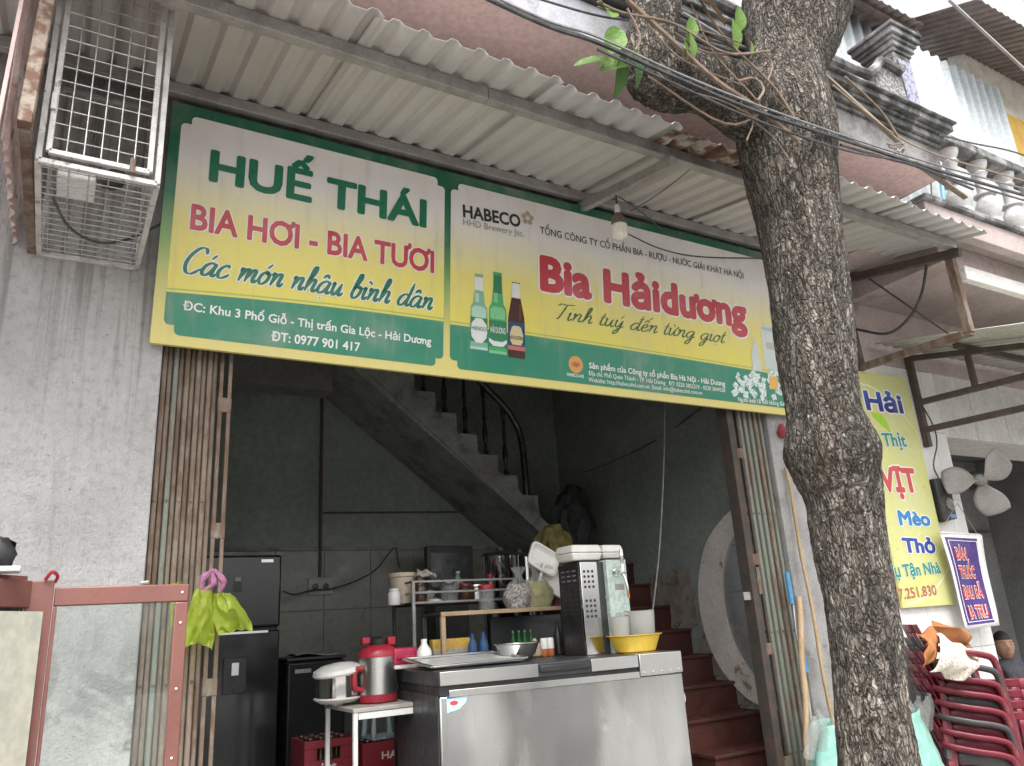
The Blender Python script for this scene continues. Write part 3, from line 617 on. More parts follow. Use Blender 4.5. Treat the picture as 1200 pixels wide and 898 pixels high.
# gold roundel
gu, gv = SP.hit(674.5,427.5)
def disc(u, v, r, d, n=24, ry=None): return [SP.w(u+r*math.cos(2*math.pi*i/n), v+(ry or r)*math.sin(2*math.pi*i/n), d) for i in range(n)]
rm = MB(); rm.add(disc(gu, gv, .052, .003), [tuple(range(24))]); rm.build('gold_roundel', flat('gold_print', (.6,.3,.06)), sg, smooth=False)
rm = MB(); rm.add([SP.w(gu+.052*r*math.cos(t), gv+.03*r*math.sin(t), .0034) for t, r in [(2*math.pi*i/20, .55+.25*math.sin(i*2.5)) for i in range(20)]], [tuple(range(20))]); rm.build('roundel_mark', flat('red_brown_print', (.4,.1,.03)), sg, smooth=False)
text('HABECO-HD', SP, (664,440.5), (684,443.5), (664.2,436.8), M_TW, sg, .02)
# printed bottles
def bottle(px0, px1, pyt, pyb, mats, kind, word, wm):
    (ua, va), (ub, vb), (ut, vt) = SP.hit(px0,pyb), SP.hit(px1,pyb+(px1-px0)*.1), SP.hit((px0+px1)/2+2,pyt)
    c = (ua+ub)/2; r = (ub-ua)/2*.97; v0 = (va+vb)/2; H = vt-v0
    def sil(prof, d, m, nm, cx=0):
        mb = MB(); pts = [SP.w(c+cx+r*a, v0+H*b, d) for a, b in prof]+[SP.w(c+cx-r*a, v0+H*b, d) for a, b in prof[::-1]]
        mb.add(pts, [tuple(range(len(pts)))]); mb.build(nm, m, sg, smooth=False)
    if kind == 3: sil([(.95,0),(1,.03),(1,.46),(.95,.54),(.72,.68),(.52,.8),(.46,.97),(.48,1)], .003, mats[0], 'printed_bottle')
    else: sil([(.97,0),(1,.03),(1,.5),(.95,.56),(.72,.6),(.66,.63),(.58,.72),(.5,.78),(.46,.96),(.5,.97),(.5,1)], .003, mats[0], 'printed_bottle')
    sil([(.8,.42),(.85,.53),(.5,.57)] if kind < 3 else [(.1,.5),(.12,.72)], .0032, mats[1], 'bottle_sheen', 0 if kind < 3 else r*.45)
    if kind < 3: sil([(.2,.62),(.22,.74)], .0033, mats[1], 'bottle_sheen', -r*.22); sil([(1,.0),(1,.035)], .0033, mats[1], 'bottle_sheen')
    sil([(.5,.78),(.46,.96)] if kind == 1 else [(.56,.74),(.5,.8),(.46,.96)] if kind == 2 else [(.52,.79),(.46,.97),(.4,.99)], .0034, mats[2], 'bottle_neck_label')
    if kind == 1:
        sil([(1,.1),(1,.42)], .0034, mats[4], 'bottle_band'); sil([(.35,.09),(.85,.16),(.95,.24),(.85,.34),(.35,.41)], .0036, mats[3], 'bottle_label')
    elif kind == 2:
        sil([(1,.08),(1,.4)], .0034, mats[4], 'bottle_band'); sil([(.55,.09),(1,.14),(1,.18),(.5,.15)], .0036, mats[3], 'bottle_label')
    else:
        sil([(1,.1),(1,.47)], .0034, mats[4], 'bottle_band'); sil([(.5,.17),(.75,.22),(.8,.3),(.55,.4),(.3,.42)], .0036, mats[3], 'bottle_label'); sil([(1,.1),(1,.155)], .0035, mats[5], 'bottle_foot_label')
    pl2 = Plane(SP.w(c-r*.85, v0+H*(.25 if kind < 3 else .24)), SP.ux, SP.uy)
    v_, f_ = textmesh(word, .02); xa, xb = min(p[0] for p in v_), max(p[0] for p in v_)
    mb = MB(); mb.add([pl2.w((x-xa)/(xb-xa)*r*1.7, y*H*(.07 if kind != 2 else .1), .0042+z) for x, y, z in v_], f_); mb.build('lettering', wm, sg, smooth=False)
PG = flat('pale_bottle_green', (.2,.42,.3)); PG2 = flat('bright_bottle_green', (.06,.36,.14)); PB = flat('brown_bottle_print', (.06,.02,.012)); PSH = flat('bottle_glint_print', (.42,.62,.5)); PSH2 = flat('bottle_glint_green', (.2,.52,.25)); PBR = flat('bottle_glint_brown', (.14,.045,.025)); PLB = flat('label_paper_print', (.68,.7,.68)); PNK = flat('label_foil_print', (.6,.48,.42)); PGD = flat('label_green_print', (.03,.2,.09))
PNV = flat('label_navy_print', (.03,.06,.14)); PPK = flat('label_pink_print', (.5,.15,.15)); PCR = flat('label_cream_print', (.6,.52,.3))
bottle(550.5,571.5,322,409, (PG,PSH,PLB,PLB,PGD), 1, 'HENGO', PGD)
bottle(572.5,594,320,414, (PG2,PSH2,PGD,PLB,PGD), 2, 'HẢI DƯƠNG', PLB)
bottle(595,615.5,332,419, (PB,PBR,PLB,PCR,PNV,PPK), 3, 'HẢI DƯƠNG', PB)
# printed mug, small bottle and ice
mu, mv = SP.hit(905,418)
def quadp(px, d, m, nm):
    mb = MB(); mb.add([SP.w(*SP.hit(*p), d) for p in px], [tuple(range(len(px)))]); mb.build(nm, m, sg, smooth=False)
M_ICE = pm('ice_print', (.72,.76,.75), .35, 0, (.3,.5,.45), 60, .45, .6, fine=.05); M_MUG = gradmat('glass_mug_print', [(0,(.5,.56,.52)),(.5,(.6,.65,.62)),(1,(.66,.68,.66))], .2, .8)
quadp([(891,384),(893,380),(930,386),(940,388),(944,441),(896,432)], .003, M_MUG, 'printed_mug')
quadp([(891.5,386),(893,383),(938,390),(939,394),(915,393)], .0034, flat('mug_rim_print', (.4,.5,.48)), 'mug_rim')
quadp([(897,401),(930,406),(931,415),(898,409)], .0034, flat('mug_mark_print', (.5,.45,.4)), 'mug_mark')
quadp([(882,434),(880,413),(884,397),(886,397),(890,414),(892,436)], .0033, flat('white_bottle_print', (.6,.64,.6)), 'printed_bottle')
rnd = random.Random(3); im = MB()
for i in range(75):
    u, v = SP.hit(860+rnd.random()*80, 436+rnd.random()*26+ (6 if i % 3 == 0 else 0)); s = .018+rnd.random()*.018; a = rnd.random()*3
    if SP.hit(858,448)[0] > u: continue
    im.add([SP.w(u+s*math.cos(a+t), v+s*math.sin(a+t), .0036+i*.00001) for t in (0,1.4,3,4.6)], [(0,1,2,3)])
im.build('printed_ice', M_ICE, sg, smooth=False)
quadp([(901,441),(911,442),(911,457),(902,456)], .0045, flat('beer_print', (.75,.42,.1)), 'printed_beer')
# ================================================================ neighbour's yellow signboard
NP = Plane(PY(1080,711,-.035), (1,0,0), (0,0,1))
yu0 = NP.hit(1002,435)[0]; yu1 = NP.hit(1062,443)[0]; yv1 = NP.hit(1032,439)[1]; yv0 = NP.hit(1100,710)[1]
ys = thing('signboard', 'tall yellow signboard with blue and red lettering on the white tiled pillar', 'signboard', NP.w(yu0, yv0))
MB().hexa([NP.w(yu0,yv0,-.02),NP.w(yu1,yv0,-.02),NP.w(yu1,yv1,-.02),NP.w(yu0,yv1,-.02)], NP.n*.02).build('board', pm('yellow_vinyl', (.58,.58,.19), .35, 0, (.58,.58,.28), 1.6, .35, .65, fine=.03), ys, bevel=.002)
MB().grid(lambda i, j: NP.w(yu0+.02+(yu1-yu0-.03)*i, yv1-.12-.42*i*i+.05*i+.018*j, .0012), 24, 1).build('printed_arc', flat('pale_arc_print', (.74,.71,.5)), ys, smooth=False)
MB().grid(lambda i, j: NP.w(yu0+.05+(yu1-yu0-.055)*i, yv0+.02+.24*i*i+.016*j, .0012), 24, 1).build('printed_arc', flat('pale_arc_print_low', (.76,.74,.5)), ys, smooth=False)
M_BLU = gradmat('blue_letter_print', [(0,(.03,.02,.16)),(.5,(.03,.06,.3)),(1,(.03,.2,.5))], 1.45, 1.7); M_BL2 = flat('royal_blue_print', (.03,.06,.32)); M_SKB = flat('sky_blue_print', (.03,.2,.45)); M_TEAL = flat('teal_print', (.02,.25,.2)); M_TRD = flat('warm_red_print', (.55,.06,.05)); M_BRN = flat('brown_red_print', (.4,.12,.1)); M_MAG = flat('blue_violet_print', (.08,.06,.3))
def nb(a, b): return NP.w(*a, 0)
text('Hải', NP, (1015.5,481), (1059.5,485.5), (1013,457.5), M_BLU, ys, .04, .05, M_OFFW)
text('n Thịt', NP, (1023,523), (1063,524), (1020.5,507), M_TEAL, ys, .03, .04, M_OFFW)
text('VỊT', NP, (1034,577), (1076.5,578), (1032,547), M_TRD, ys, .045, .045, M_OFFW)
text('Mèo', NP, (1054,616), (1091,617), (1051,598), M_SKB, ys, .045, .05, M_OFFW)
text('Thỏ', NP, (1059,648), (1097,649), (1056,630), M_BL2, ys, .045, .05, M_OFFW)
text('Vụ Tận Nhà', NP, (1041,678), (1103,672), (1038,663), M_TEAL, ys, .035, .03, M_OFFW)
text('0377.251.830', NP, (1036,705), (1098,697), (1034,692.5), M_BRN, ys, .01)
lf = MB(); (lu, lv), (lu2, lv2) = NP.hit(1021,484), NP.hit(1044,507)
lf.add([NP.w(lu+(lu2-lu)*t-.03*math.sin(math.pi*t)*s*(-1), lv+(lv2-lv)*t+.025*math.sin(math.pi*t)*s+.03*math.sin(math.pi*t), .0025) for s, ts in ((1,[i/8 for i in range(9)]),(-1,[i/8 for i in range(7,0,-1)])) for t in ts], [tuple(range(16))])
lf.build('printed_leaf', flat('leaf_print', (.3,.6,.03)), ys, smooth=False)
du, dv = NP.hit(1031,607); dm = MB(); dm.add([NP.w(du+.07*math.cos(2*math.pi*i/20), dv+.1*math.sin(2*math.pi*i/20), .0013) for i in range(20)], [tuple(range(20))]); dm.build('printed_disc', flat('white_disc_print', (.7,.7,.6)), ys, smooth=False)
# ================================================================ purple cloth notice
QP = Plane(PY(1103,626,-.12), PY(1145,629,-.12)-PY(1103,626,-.12), PY(1103,626,-.12)-PY(1133,736,-.12))
q = [QP.hit(*p) for p in ((1103,626),(1144,629),(1166,732),(1134,737))]
pn_ = thing('hanging_notice', 'purple hanging notice with red and white lettering and curled edge beside the fan', 'notice', PY(1103,626,-.12))
def npt(i, j, d=0, e=0):
    a = V((*q[0],0)).lerp(V((*q[1],0)), i); b = V((*q[3],0)).lerp(V((*q[2],0)), i); p = a.lerp(b, j)
    return QP.w(p.x, p.y, d+.05*max(0, i-.7)**1.5*4*(1-j*.5)+.008*math.sin(j*5+i*3))
MB().grid(lambda i, j: npt(-.03+1.06*i, -.01+1.02*j, 0), 12, 14).build('notice_backing', M_OFFW, pn_, solid=.002)
MB().grid(lambda i, j: npt(.05+.86*i, .03+.94*j, .0035), 12, 14).build('notice_field', flat('purple_vinyl', (.075,.04,.2), .3), pn_)
for i0, i1, j0, j1 in ((.1,.9,.06,.067),(.1,.9,.935,.942),(.1,.12,.06,.94),(.88,.9,.06,.94)):
    MB().grid(lambda i, j: npt(i0+(i1-i0)*i, j0+(j1-j0)*j, .0055), 4, 10).build('notice_border', M_OFFW, pn_)
def ntext(body, i0, i1, j0, j1):
    for off, m, d, nm in ((.09, M_OFFW, .007, 'lettering_outline'), (.035, M_TRD, .0085, 'lettering')):
        v_, f_ = textmesh(body, off); xa, xb = min(p[0] for p in v_), max(p[0] for p in v_)
        mb = MB(); mb.add([npt(i0+(i1-i0)*(x-xa)/(xb-xa), j1+(j0-j1)*y/.75, d+z) for x, y, z in v_], f_); mb.build(nm, m, pn_, smooth=False)
ntext('BÁN', .2, .55, .14, .27); ntext('THUỐC', .18, .72, .34, .47); ntext('ĐAU RĂ', .16, .8, .56, .69); ntext('IA TRU', .2, .8, .77, .9)
MB().tube([PY(1101,624,-.125),PY(1148,627,-.125)], .008, 8).build('notice_rod', M_WHITEPL, pn_)
MB().tube([PY(1102,623,-.12),PY(1122,590,-.08),PY(1146,627,-.12)], .003, 5).build('hanging_cord', pm('hemp_cord', (.35,.27,.17), .9), pn_)
# ================================================================ street tree
def barkmat():
    m, nt, b, o = base_mat('bark'); co = ncoord(nt, (1,1,.2)); c1 = ncoord(nt); c3 = ncoord(nt, (1,1,.5))
    n1 = nnoise(nt, co, 22, 8, .72, .5); n2 = nnoise(nt, c3, 45, 6, .7, .3); n3 = nnoise(nt, c1, 2.6, 5, .6, .8)
    fis = nmath(nt, 'ABSOLUTE', nmath(nt, 'SUBTRACT', nnoise(nt, co, 15, 5, .65, .8), .5))      # long upright fissures
    fis2 = nmath(nt, 'ABSOLUTE', nmath(nt, 'SUBTRACT', nnoise(nt, c3, 24, 4, .6, .6), .5))      # shorter cross cracks
    c = nmix(nt, nrange(nt, n1, .36, .66), (.19,.16,.132), (.4,.355,.305))
    c = nmix(nt, nrange(nt, n2, .52, .7, 0, .8), c, (.5,.47,.43))
    c = nmix(nt, nrange(nt, n3, .5, .6, 0, .62), c, (.1,.088,.078))
    c = nmix(nt, nrange(nt, nnoise(nt, c1, 1.7, 4, .6, .6), .56, .68, 0, .5), c, (.3,.21,.13))
    vo = nt.nodes.new('ShaderNodeTexVoronoi'); vo.inputs['Scale'].default_value = 40; vo.feature = 'DISTANCE_TO_EDGE'; cw_ = nt.nodes.new('ShaderNodeVectorMath'); cw_.operation = 'MULTIPLY_ADD'
    nz = nt.nodes.new('ShaderNodeTexNoise'); nz.inputs['Scale'].default_value = 30; lk(nt, c3, nz.inputs['Vector']); lk(nt, nz.outputs['Color'], cw_.inputs[0]); cw_.inputs[1].default_value = (.05,.05,.05); lk(nt, ncoord(nt, (1,1,.3)), cw_.inputs[2]); lk(nt, cw_.outputs[0], vo.inputs['Vector'])
    c = nmix(nt, nrange(nt, vo.outputs['Distance'], .0, .14, .75, 0), c, (.035,.029,.024))
    c = nmix(nt, nrange(nt, nnoise(nt, c1, 34, 3, .55), .64, .69), c, (.5,.51,.48))
    c = nmix(nt, nrange(nt, fis, .0, .03, .8, 0), c, (.03,.025,.02))
    c = nmix(nt, nrange(nt, fis2, .0, .02, .6, 0), c, (.03,.025,.02))
    lk(nt, c, b.inputs['Base Color']); b.inputs['Roughness'].default_value = .95; b.inputs['Specular IOR Level'].default_value = .25
    h = nmath(nt, 'ADD', nmath(nt, 'ADD', nrange(nt, fis, 0, .09), nmath(nt, 'MULTIPLY', nrange(nt, fis2, 0, .05), .5)), nmath(nt, 'ADD', nmath(nt, 'MULTIPLY', n2, .6), nrange(nt, vo.outputs['Distance'], 0, .2)))
    nbump(nt, b, h, 1.0, .022); return m
M_BARK = barkmat()
TY = -1.5
def axd(p): return (p-CAM).dot(CF)
tl = [(998,870,-2),(984,873,40),(965,877,83),(970,869,115),(977,863,150),(980,874,200),(984,892,275),(996,904,360),(1002,915,432),(1006,922,480),(1016,921,504),(1027,920,528),(1029,930,552),(1031,942,576),(1034,947,600),(1038,953,640),(1046,966,697),(1055,974,755),(1063,980,827),(1075,985,898)]
cen, rad = [], []
for r_, l_, y_ in tl[::-1]:
    p = PY((r_+l_)/2, y_, TY); cen.append(p); rad.append((r_-l_)/2*axd(p)/FPX)
base = cen[0]; d0 = (cen[0]-cen[2]).normalized()
low = [V((base.x-.02,TY,-.02)), V((base.x-.015,TY,.25)), V((base.x-.01,TY,.6))]
cen = low+cen; rad = [rad[0]*1.5, rad[0]*1.2, rad[0]*1.05]+rad
top = cen[-1]; cen += [top+V((.1,.0,.35)), top+V((.25,.02,.8)), top+V((.4,.05,1.4))]; rad += [rad[-1]*1.0, rad[-1]*.85, rad[-1]*.7]
def barktube(cs, rs, n=110, seg=14, seed=0, amp=1):
    cc = crom(cs, seg); rr = [v.x for v in crom([V((r,0,0)) for r in rs], seg)]
    mb = MB(); vs_ = []; N = len(cc); ref = V((1,0,0))
    for i, p in enumerate(cc):
        d = (cc[min(i+1,N-1)]-cc[max(i-1,0)]).normalized(); ref = (ref-d*ref.dot(d)).normalized(); bb = d.cross(ref)
        for k in range(n):
            a = 2*math.pi*k/n; r = rr[i]; dirv = math.cos(a)*ref+math.sin(a)*bb; q_ = p+dirv*r
            big = noise.noise(q_*3.1+V((seed,0,0)))*(.05 if seed == 0 else .10)*r
            rid = (1-abs(noise.noise(V((q_.x*26,q_.y*26,q_.z*6.5))+V((seed,3,1)))))
            rid2 = abs(noise.noise(V((q_.x*60,q_.y*60,q_.z*22))))
            vs_.append(p+dirv*(r+big+amp*(.013*(rid-.75)-.006*rid2)))
    mb.add(vs_, [(i*n+k, i*n+(k+1)%n, (i+1)*n+(k+1)%n, (i+1)*n+k) for i in range(N-1) for k in range(n)]+[tuple(range(n-1,-1,-1)), tuple(range((N-1)*n,N*n))])
    return mb
tree = thing('street_tree', 'rough grey-brown barked street tree with one crooked limb in front of the sign', 'tree', (base.x,TY,0))
barktube(cen, rad, amp=1).build('trunk', M_BARK, tree, ang=180)
LY = -1.52
lc = [(925,150,60),(885,128,82),(850,108,74),(818,98,66),(790,96,70),(766,86,66),(760,60,62),(765,30,56),(770,0,56),(768,-30,54),(750,-90,50),(735,-160,46)]
lcen = [PY(a,b,LY-.02*(i>3)) for i,(a,b,c) in enumerate(lc)]; lrad = [c/2*axd(p)/FPX for (a,b,c),p in zip(lc,lcen)]
barktube(lcen, lrad, n=80, seg=9, seed=4, amp=1.2).build('limb', M_BARK, tree, ang=180)
kn = MB(); bm_ = bmesh.new(); bmesh.ops.create_icosphere(bm_, subdivisions=4, radius=1)
kc = PY(768,92,LY-.03)
kn.add([kc+V((v.co.x*.115,v.co.y*.11,v.co.z*.105))*(1+.22*noise.noise(v.co*2.3)+.08*noise.noise(v.co*7)) for v in bm_.verts], [tuple(v.index for v in f.verts) for f in bm_.faces]); bm_.free()
kn.build('burr', M_BARK, tree, ang=180)
M_LEAF = filmmat('leaf', (.15,.28,.04), .97, .4, .3); M_LEAF2 = filmmat('leaf_dark', (.07,.15,.035), .98, .4, .25); M_LEAF3 = pm('dead_leaf', (.42,.28,.16), .8)
M_TWIG = pm('twig', (.25,.185,.14), .9, 0, (.17,.12,.09), 20, bump=.3)
def leaf(p, d, L, W, nrm, m, parent, name='leaf'):
    d = V(d).normalized(); nrm = V(nrm); s = d.cross(nrm).normalized(); nn = s.cross(d).normalized(); mb = MB()
    def fn(i, j):
        w_ = W*math.sin(math.pi*min(1, i*.96+.02))**.75*(1-.25*i); t = (j-.5)*2
        return p+d*L*i+s*w_*.5*t+nn*(-.18*L*i*i+.16*w_*t*t+.012*L*math.sin(9*i)*t)
    mb.grid(fn, 9, 4); return mb.build(name, m, parent)
lspec = [((735,75),(-1,.1,-.35),.085,.055,0),((716,72),(-.9,.2,-.1),.10,.05,0),((716,20),(.1,.2,.6),.1,.07,0),((728,35),(-.5,0,-.8),.1,.07,0),((728,60),(.1,.3,-.9),.12,.07,1),((742,55),(.2,.1,-.8),.11,.06,1),((808,38),(.1,0,-.9),.09,.045,0),((812,22),(-.2,0,-.7),.08,.05,0),((800,45),(.3,0,-.8),.06,.035,0),((858,22),(.05,0,-.85),.11,.07,0),((866,8),(-.1,0,-.7),.1,.06,0),((880,48),(0,0,-.9),.06,.02,0),((838,8),(-.8,0,.1),.12,.075,2),((828,2),(.6,0,-.3),.09,.06,2)]
for (px, dr, L, W, mi) in lspec:
    leaf(PY(px[0],px[1],-1.72), V(dr), L*1.5, W*1.55, (.2,-.8,.5), (M_LEAF,M_LEAF2,M_LEAF3)[mi], tree)
twigs = [([(735,0),(790,50),(840,95),(885,125),(935,165)],.012),([(820,0),(850,45),(905,100),(932,140)],.006),([(700,2),(730,15),(790,28),(850,62),(902,60)],.006),([(790,38),(830,62),(890,62)],.005),([(760,90),(850,145),(900,129)],.005),([(740,65),(750,45),(735,10)],.006),([(866,95),(884,92),(895,105),(888,118)],.006),([(990,90),(1030,128),(1052,160)],.007),([(700,8),(760,22),(830,38),(868,50)],.004),([(745,60),(790,100),(850,120),(905,150)],.004),([(810,5),(835,60),(880,110),(900,135)],.004),([(880,140),(905,160),(930,195)],.004),([(760,30),(800,70),(870,100)],.0035),([(890,60),(905,75),(900,95)],.004),([(860,118),(882,140),(875,165)],.004),([(905,110),(925,130),(965,150),(968,165)],.004)]
for pl_, r in twigs:
    MB().tube(crom([PY(a,b,-1.69-.01*i) for i,(a,b) in enumerate(pl_)],5), r, 6).build('twig', M_TWIG, tree)
# ================================================================ overhead cables
def cable(label, pts, r, m=M_CABLE, y=-1.74, y2=None, name='overhead_cable', cat='cable'):
    ps = [PY(a,b,y+((y2-y)*i/(len(pts)-1) if y2 is not None else 0)) for i,(a,b) in enumerate(pts)]
    return MB().tube(crom(ps,6), r, 6).build(name, m, org=ps[len(ps)//2], label=label, cat=cat)
cable('thick black overhead cable crossing in front of the crooked limb', [(540,-16),(640,30),(700,50),(790,90),(880,128),(1000,168),(1100,200),(1210,232)], .0095)
cable('silvery grey overhead cable just above the thick black one', [(540,-22),(640,24),(702,44),(790,84),(884,122),(1000,163),(1100,194),(1210,224)], .0055, M_GCABLE)
cable('thin black cable running close under the thick overhead cable', [(700,58),(790,98),(884,140),(990,176),(1060,190),(1130,214),(1210,238)], .006)
cable('thin black cable high behind the limb and the trunk', [(540,-30),(690,16),(760,28),(860,55),(910,68)], .006, y=-1.3)
cable('flat grey cable end poking out left of the trunk', [(800,15),(860,50),(898,66)], .009, M_GCABLE, y=-1.35)
cable('lower black cable right of the trunk under the wire bundle', [(985,170),(1040,186),(1076,196),(1140,222)], .008, y=-1.6)
cable('pale brown wire looping over the bundle right of the trunk', [(976,100),(1010,128),(1052,160),(1100,182),(1200,212)], .005, pm('tan_wire', (.38,.3,.22), .7), y=-1.62)
cable('upper thin cable running over the neighbouring balustrade', [(1100,158),(1140,168),(1180,176),(1212,186)], .006, y=-1.5)
st_ = thing('timber_stick', 'weathered timber stick tied to the cables in front of the balcony', 'stick', PY(1050,165,-1.62))
MB().bar(PY(966,88,-1.6), PY(1054,168,-1.6), .022, .018).build('stick', pm('grey_wood', (.33,.27,.22), .9, 0, (.24,.19,.15), 14, bump=.3), st_, bevel=.003)
MB().bar(PY(1072,190,-1.58), PY(1132,232,-1.58), .03, .016).build('stick', MATS['grey_wood'], st_, bevel=.003)
kt = MB()
for i in range(9):
    a = i*.9; kt.tube(crom([PY(1046+rnd.random()*10,168+rnd.random()*8,-1.66),PY(1040+rnd.random()*26,166+rnd.random()*18,-1.69),PY(1048+rnd.random()*14,172+rnd.random()*10,-1.67)],4), .004, 5)
kt.build('tie_knot', pm('frayed_tie', (.3,.27,.24), .9), st_)
# ================================================================ wire cage on the wall
cg = thing('wire_cage', 'white wire mesh cage bolted high on the wall beside the signboard', 'cage', (0,0,3.15))
cx0, cx1, cyf, cyb, cz0, cz1 = -.185, .198, -.78, -.01, 3.15, 4.0
fr = MB()
for (p, q_) in (((cx0,cyf,cz0),(cx1,cyf,cz0)),((cx0,cyf,cz1),(cx1,cyf,cz1)),((cx0,cyf,cz0),(cx0,cyf,cz1)),((cx1,cyf,cz0),(cx1,cyf,cz1)),((cx0,cyb,cz0),(cx1,cyb,cz0)),((cx0,cyf,cz0),(cx0,cyb,cz0)),((cx1,cyf,cz0),(cx1,cyb,cz0)),((cx0,cyb,cz0),(cx0,cyb,cz1)),((cx1,cyb,cz0),(cx1,cyb,cz1)),((cx0,cyb,cz1),(cx1,cyb,cz1))):
    fr.bar(p, q_, .021, .021)
fr.build('frame', M_CHIPW, cg, bevel=.002)
dx0, dx1, dz0, dz1 = cx0+.028, cx1-.03, cz0+.035, cz1-.02
dr = MB()
for (p, q_) in (((dx0,dz0),(dx1,dz0)),((dx0,dz1),(dx1,dz1)),((dx0,dz0),(dx0,dz1)),((dx1,dz0),(dx1,dz1))): dr.bar((p[0],cyf-.014,p[1]),(q_[0],cyf-.014,q_[1]),.02,.02)
door = dr.build('door', M_CHIPW, cg, bevel=.002)
n = 6
for i in range(1,6):
    x = dx0+(dx1-dx0)*i/6; MB().tube([(x,cyf-.018,dz0),(x,cyf-.018,dz1)], .0026, 6).build('mesh_wire', M_WIRE, door)
for j in range(1,13):
    z = dz0+(dz1-dz0)*j/13; MB().tube([(dx0,cyf-.013,z),(dx1,cyf-.013,z)], .0026, 6).build('mesh_wire', M_WIRE, door)
for i in range(6):
    x = cx0+(cx1-cx0)*(i+.5)/6; MB().tube([(x,cyf,cz0-.003),(x,cyb,cz0-.003)], .0026, 6).build('mesh_wire', M_WIRE, cg)
    MB().tube([(x,cyb+.004,cz0),(x,cyb+.004,cz1)], .0024, 6).build('mesh_wire', M_WIRE, cg)
for j in range(16):
    y = cyf+(cyb-cyf)*(j+.5)/16; MB().tube([(cx0,y,cz0-.007),(cx1,y,cz0-.007)], .0024, 6).build('mesh_wire', M_WIRE, cg)
    MB().tube([(cx1+.006,y,cz0),(cx1+.006,y,cz1)], .0024, 6).build('mesh_wire', M_WIRE, cg)
for j in range(17):
    z = cz0+(cz1-cz0)*(j+.5)/17
    MB().tube([(cx1+.002,cyf,z),(cx1+.002,cyb,z)], .0024, 6).build('mesh_wire', M_WIRE, cg)
MB().box((dx0-.012,cyf-.034,3.35),(dx0+.006,cyf-.024,3.42)).build('hinge', M_WHITEP, cg, bevel=.002)
MB().box((.1,cyf-.036,3.16),(.118,cyf-.024,3.22)).build('latch', M_RUST, cg, bevel=.002)
fx = thing('floodlight', 'small white lamp fitting lying inside the wire cage', 'lamp', (-.03,-.62,3.18))
MB().box((-.13,-.68,3.165),(.0,-.52,3.2)).build('housing', M_WHITEP, fx, bevel=.006)
MB().lathe([(.035,0),(.05,.012),(.048,.06),(.03,.075)], (.04,-.66,3.21), 18, (.2,-1,-.5)).build('reflector', M_BLACK, fx)
MB().lathe([(.03,0),(.03,.004)], (.05,-.72,3.185), 18, (.2,-1,-.5)).build('lens', M_GLASS, fx)
MB().tube(crom([PY(62,232,-.6),PY(80,265,-.5),PY(110,283,-.35),PY(145,282,-.2),PY(190,262,-.08)],6), .006, 6).build('drooping_lead', M_CABLE, org=PY(110,283,-.35), label='black lead drooping under the wire cage towards the signboard', cat='cable')
# ================================================================ lamp under the awning
bl = thing('bulb_lamp', 'white LED bulb hanging on a wire in front of the signboard', 'lamp', PY(726,262,-.5))
bp_ = PY(727,279,-.5)
MB().lathe([(.006,0),(.03,.001),(.044,.012),(.047,.03),(.047,.078),(.04,.085)], bp_, 24).build('diffuser', pm('milky_diffuser', (.85,.82,.74), .35, 0, (.82,.79,.71), 6, sss=.2), bl)
MB().lathe([(.041,.085),(.043,.1),(.038,.105),(.04,.115),(.034,.12),(.034,.135),(.028,.14),(.024,.155)], bp_, 24).build('heat_sink', pm('brown_cap', (.16,.12,.1), .5), bl)
MB().lathe([(.016,.155),(.017,.2),(.012,.215)], bp_, 14).build('lamp_holder', M_WHITEP, bl)
tb = bp_+V((0,0,.215)); hk = V((bp_.x-.01,-.52,roofz(-.52)-.11))
MB().tube(crom([tb, tb+V((.004,0,.06)), tb+V((-.01,0,.1)), hk],4), .005, 6).build('flex', M_CABLE, bl)
MB().tube(crom([tb+V((0,0,.07)),PY(748,246,-.4),PY(775,268,-.25),PY(800,281,-.2)],5), .004, 6).build('flex', M_CABLE, bl)
MB().tube(crom([PY(735,274,-.3),PY(775,292,-.22),PY(820,301,-.21),PY(893,303,-.2)],6), .005, 6).build('sign_lead', M_CABLE, org=PY(800,298,-.22), label='dark lead lying across the top right of the signboard', cat='cable')
MB().tube(crom([PY(738,248,-.45),PY(765,232,-.55),PY(795,210,-.7),PY(814,194,-.9)],4), .003, 5).build('roof_wire', M_CABLE, org=PY(765,232,-.55), label='thin dark wire slung under the roof right of the bulb', cat='wire')
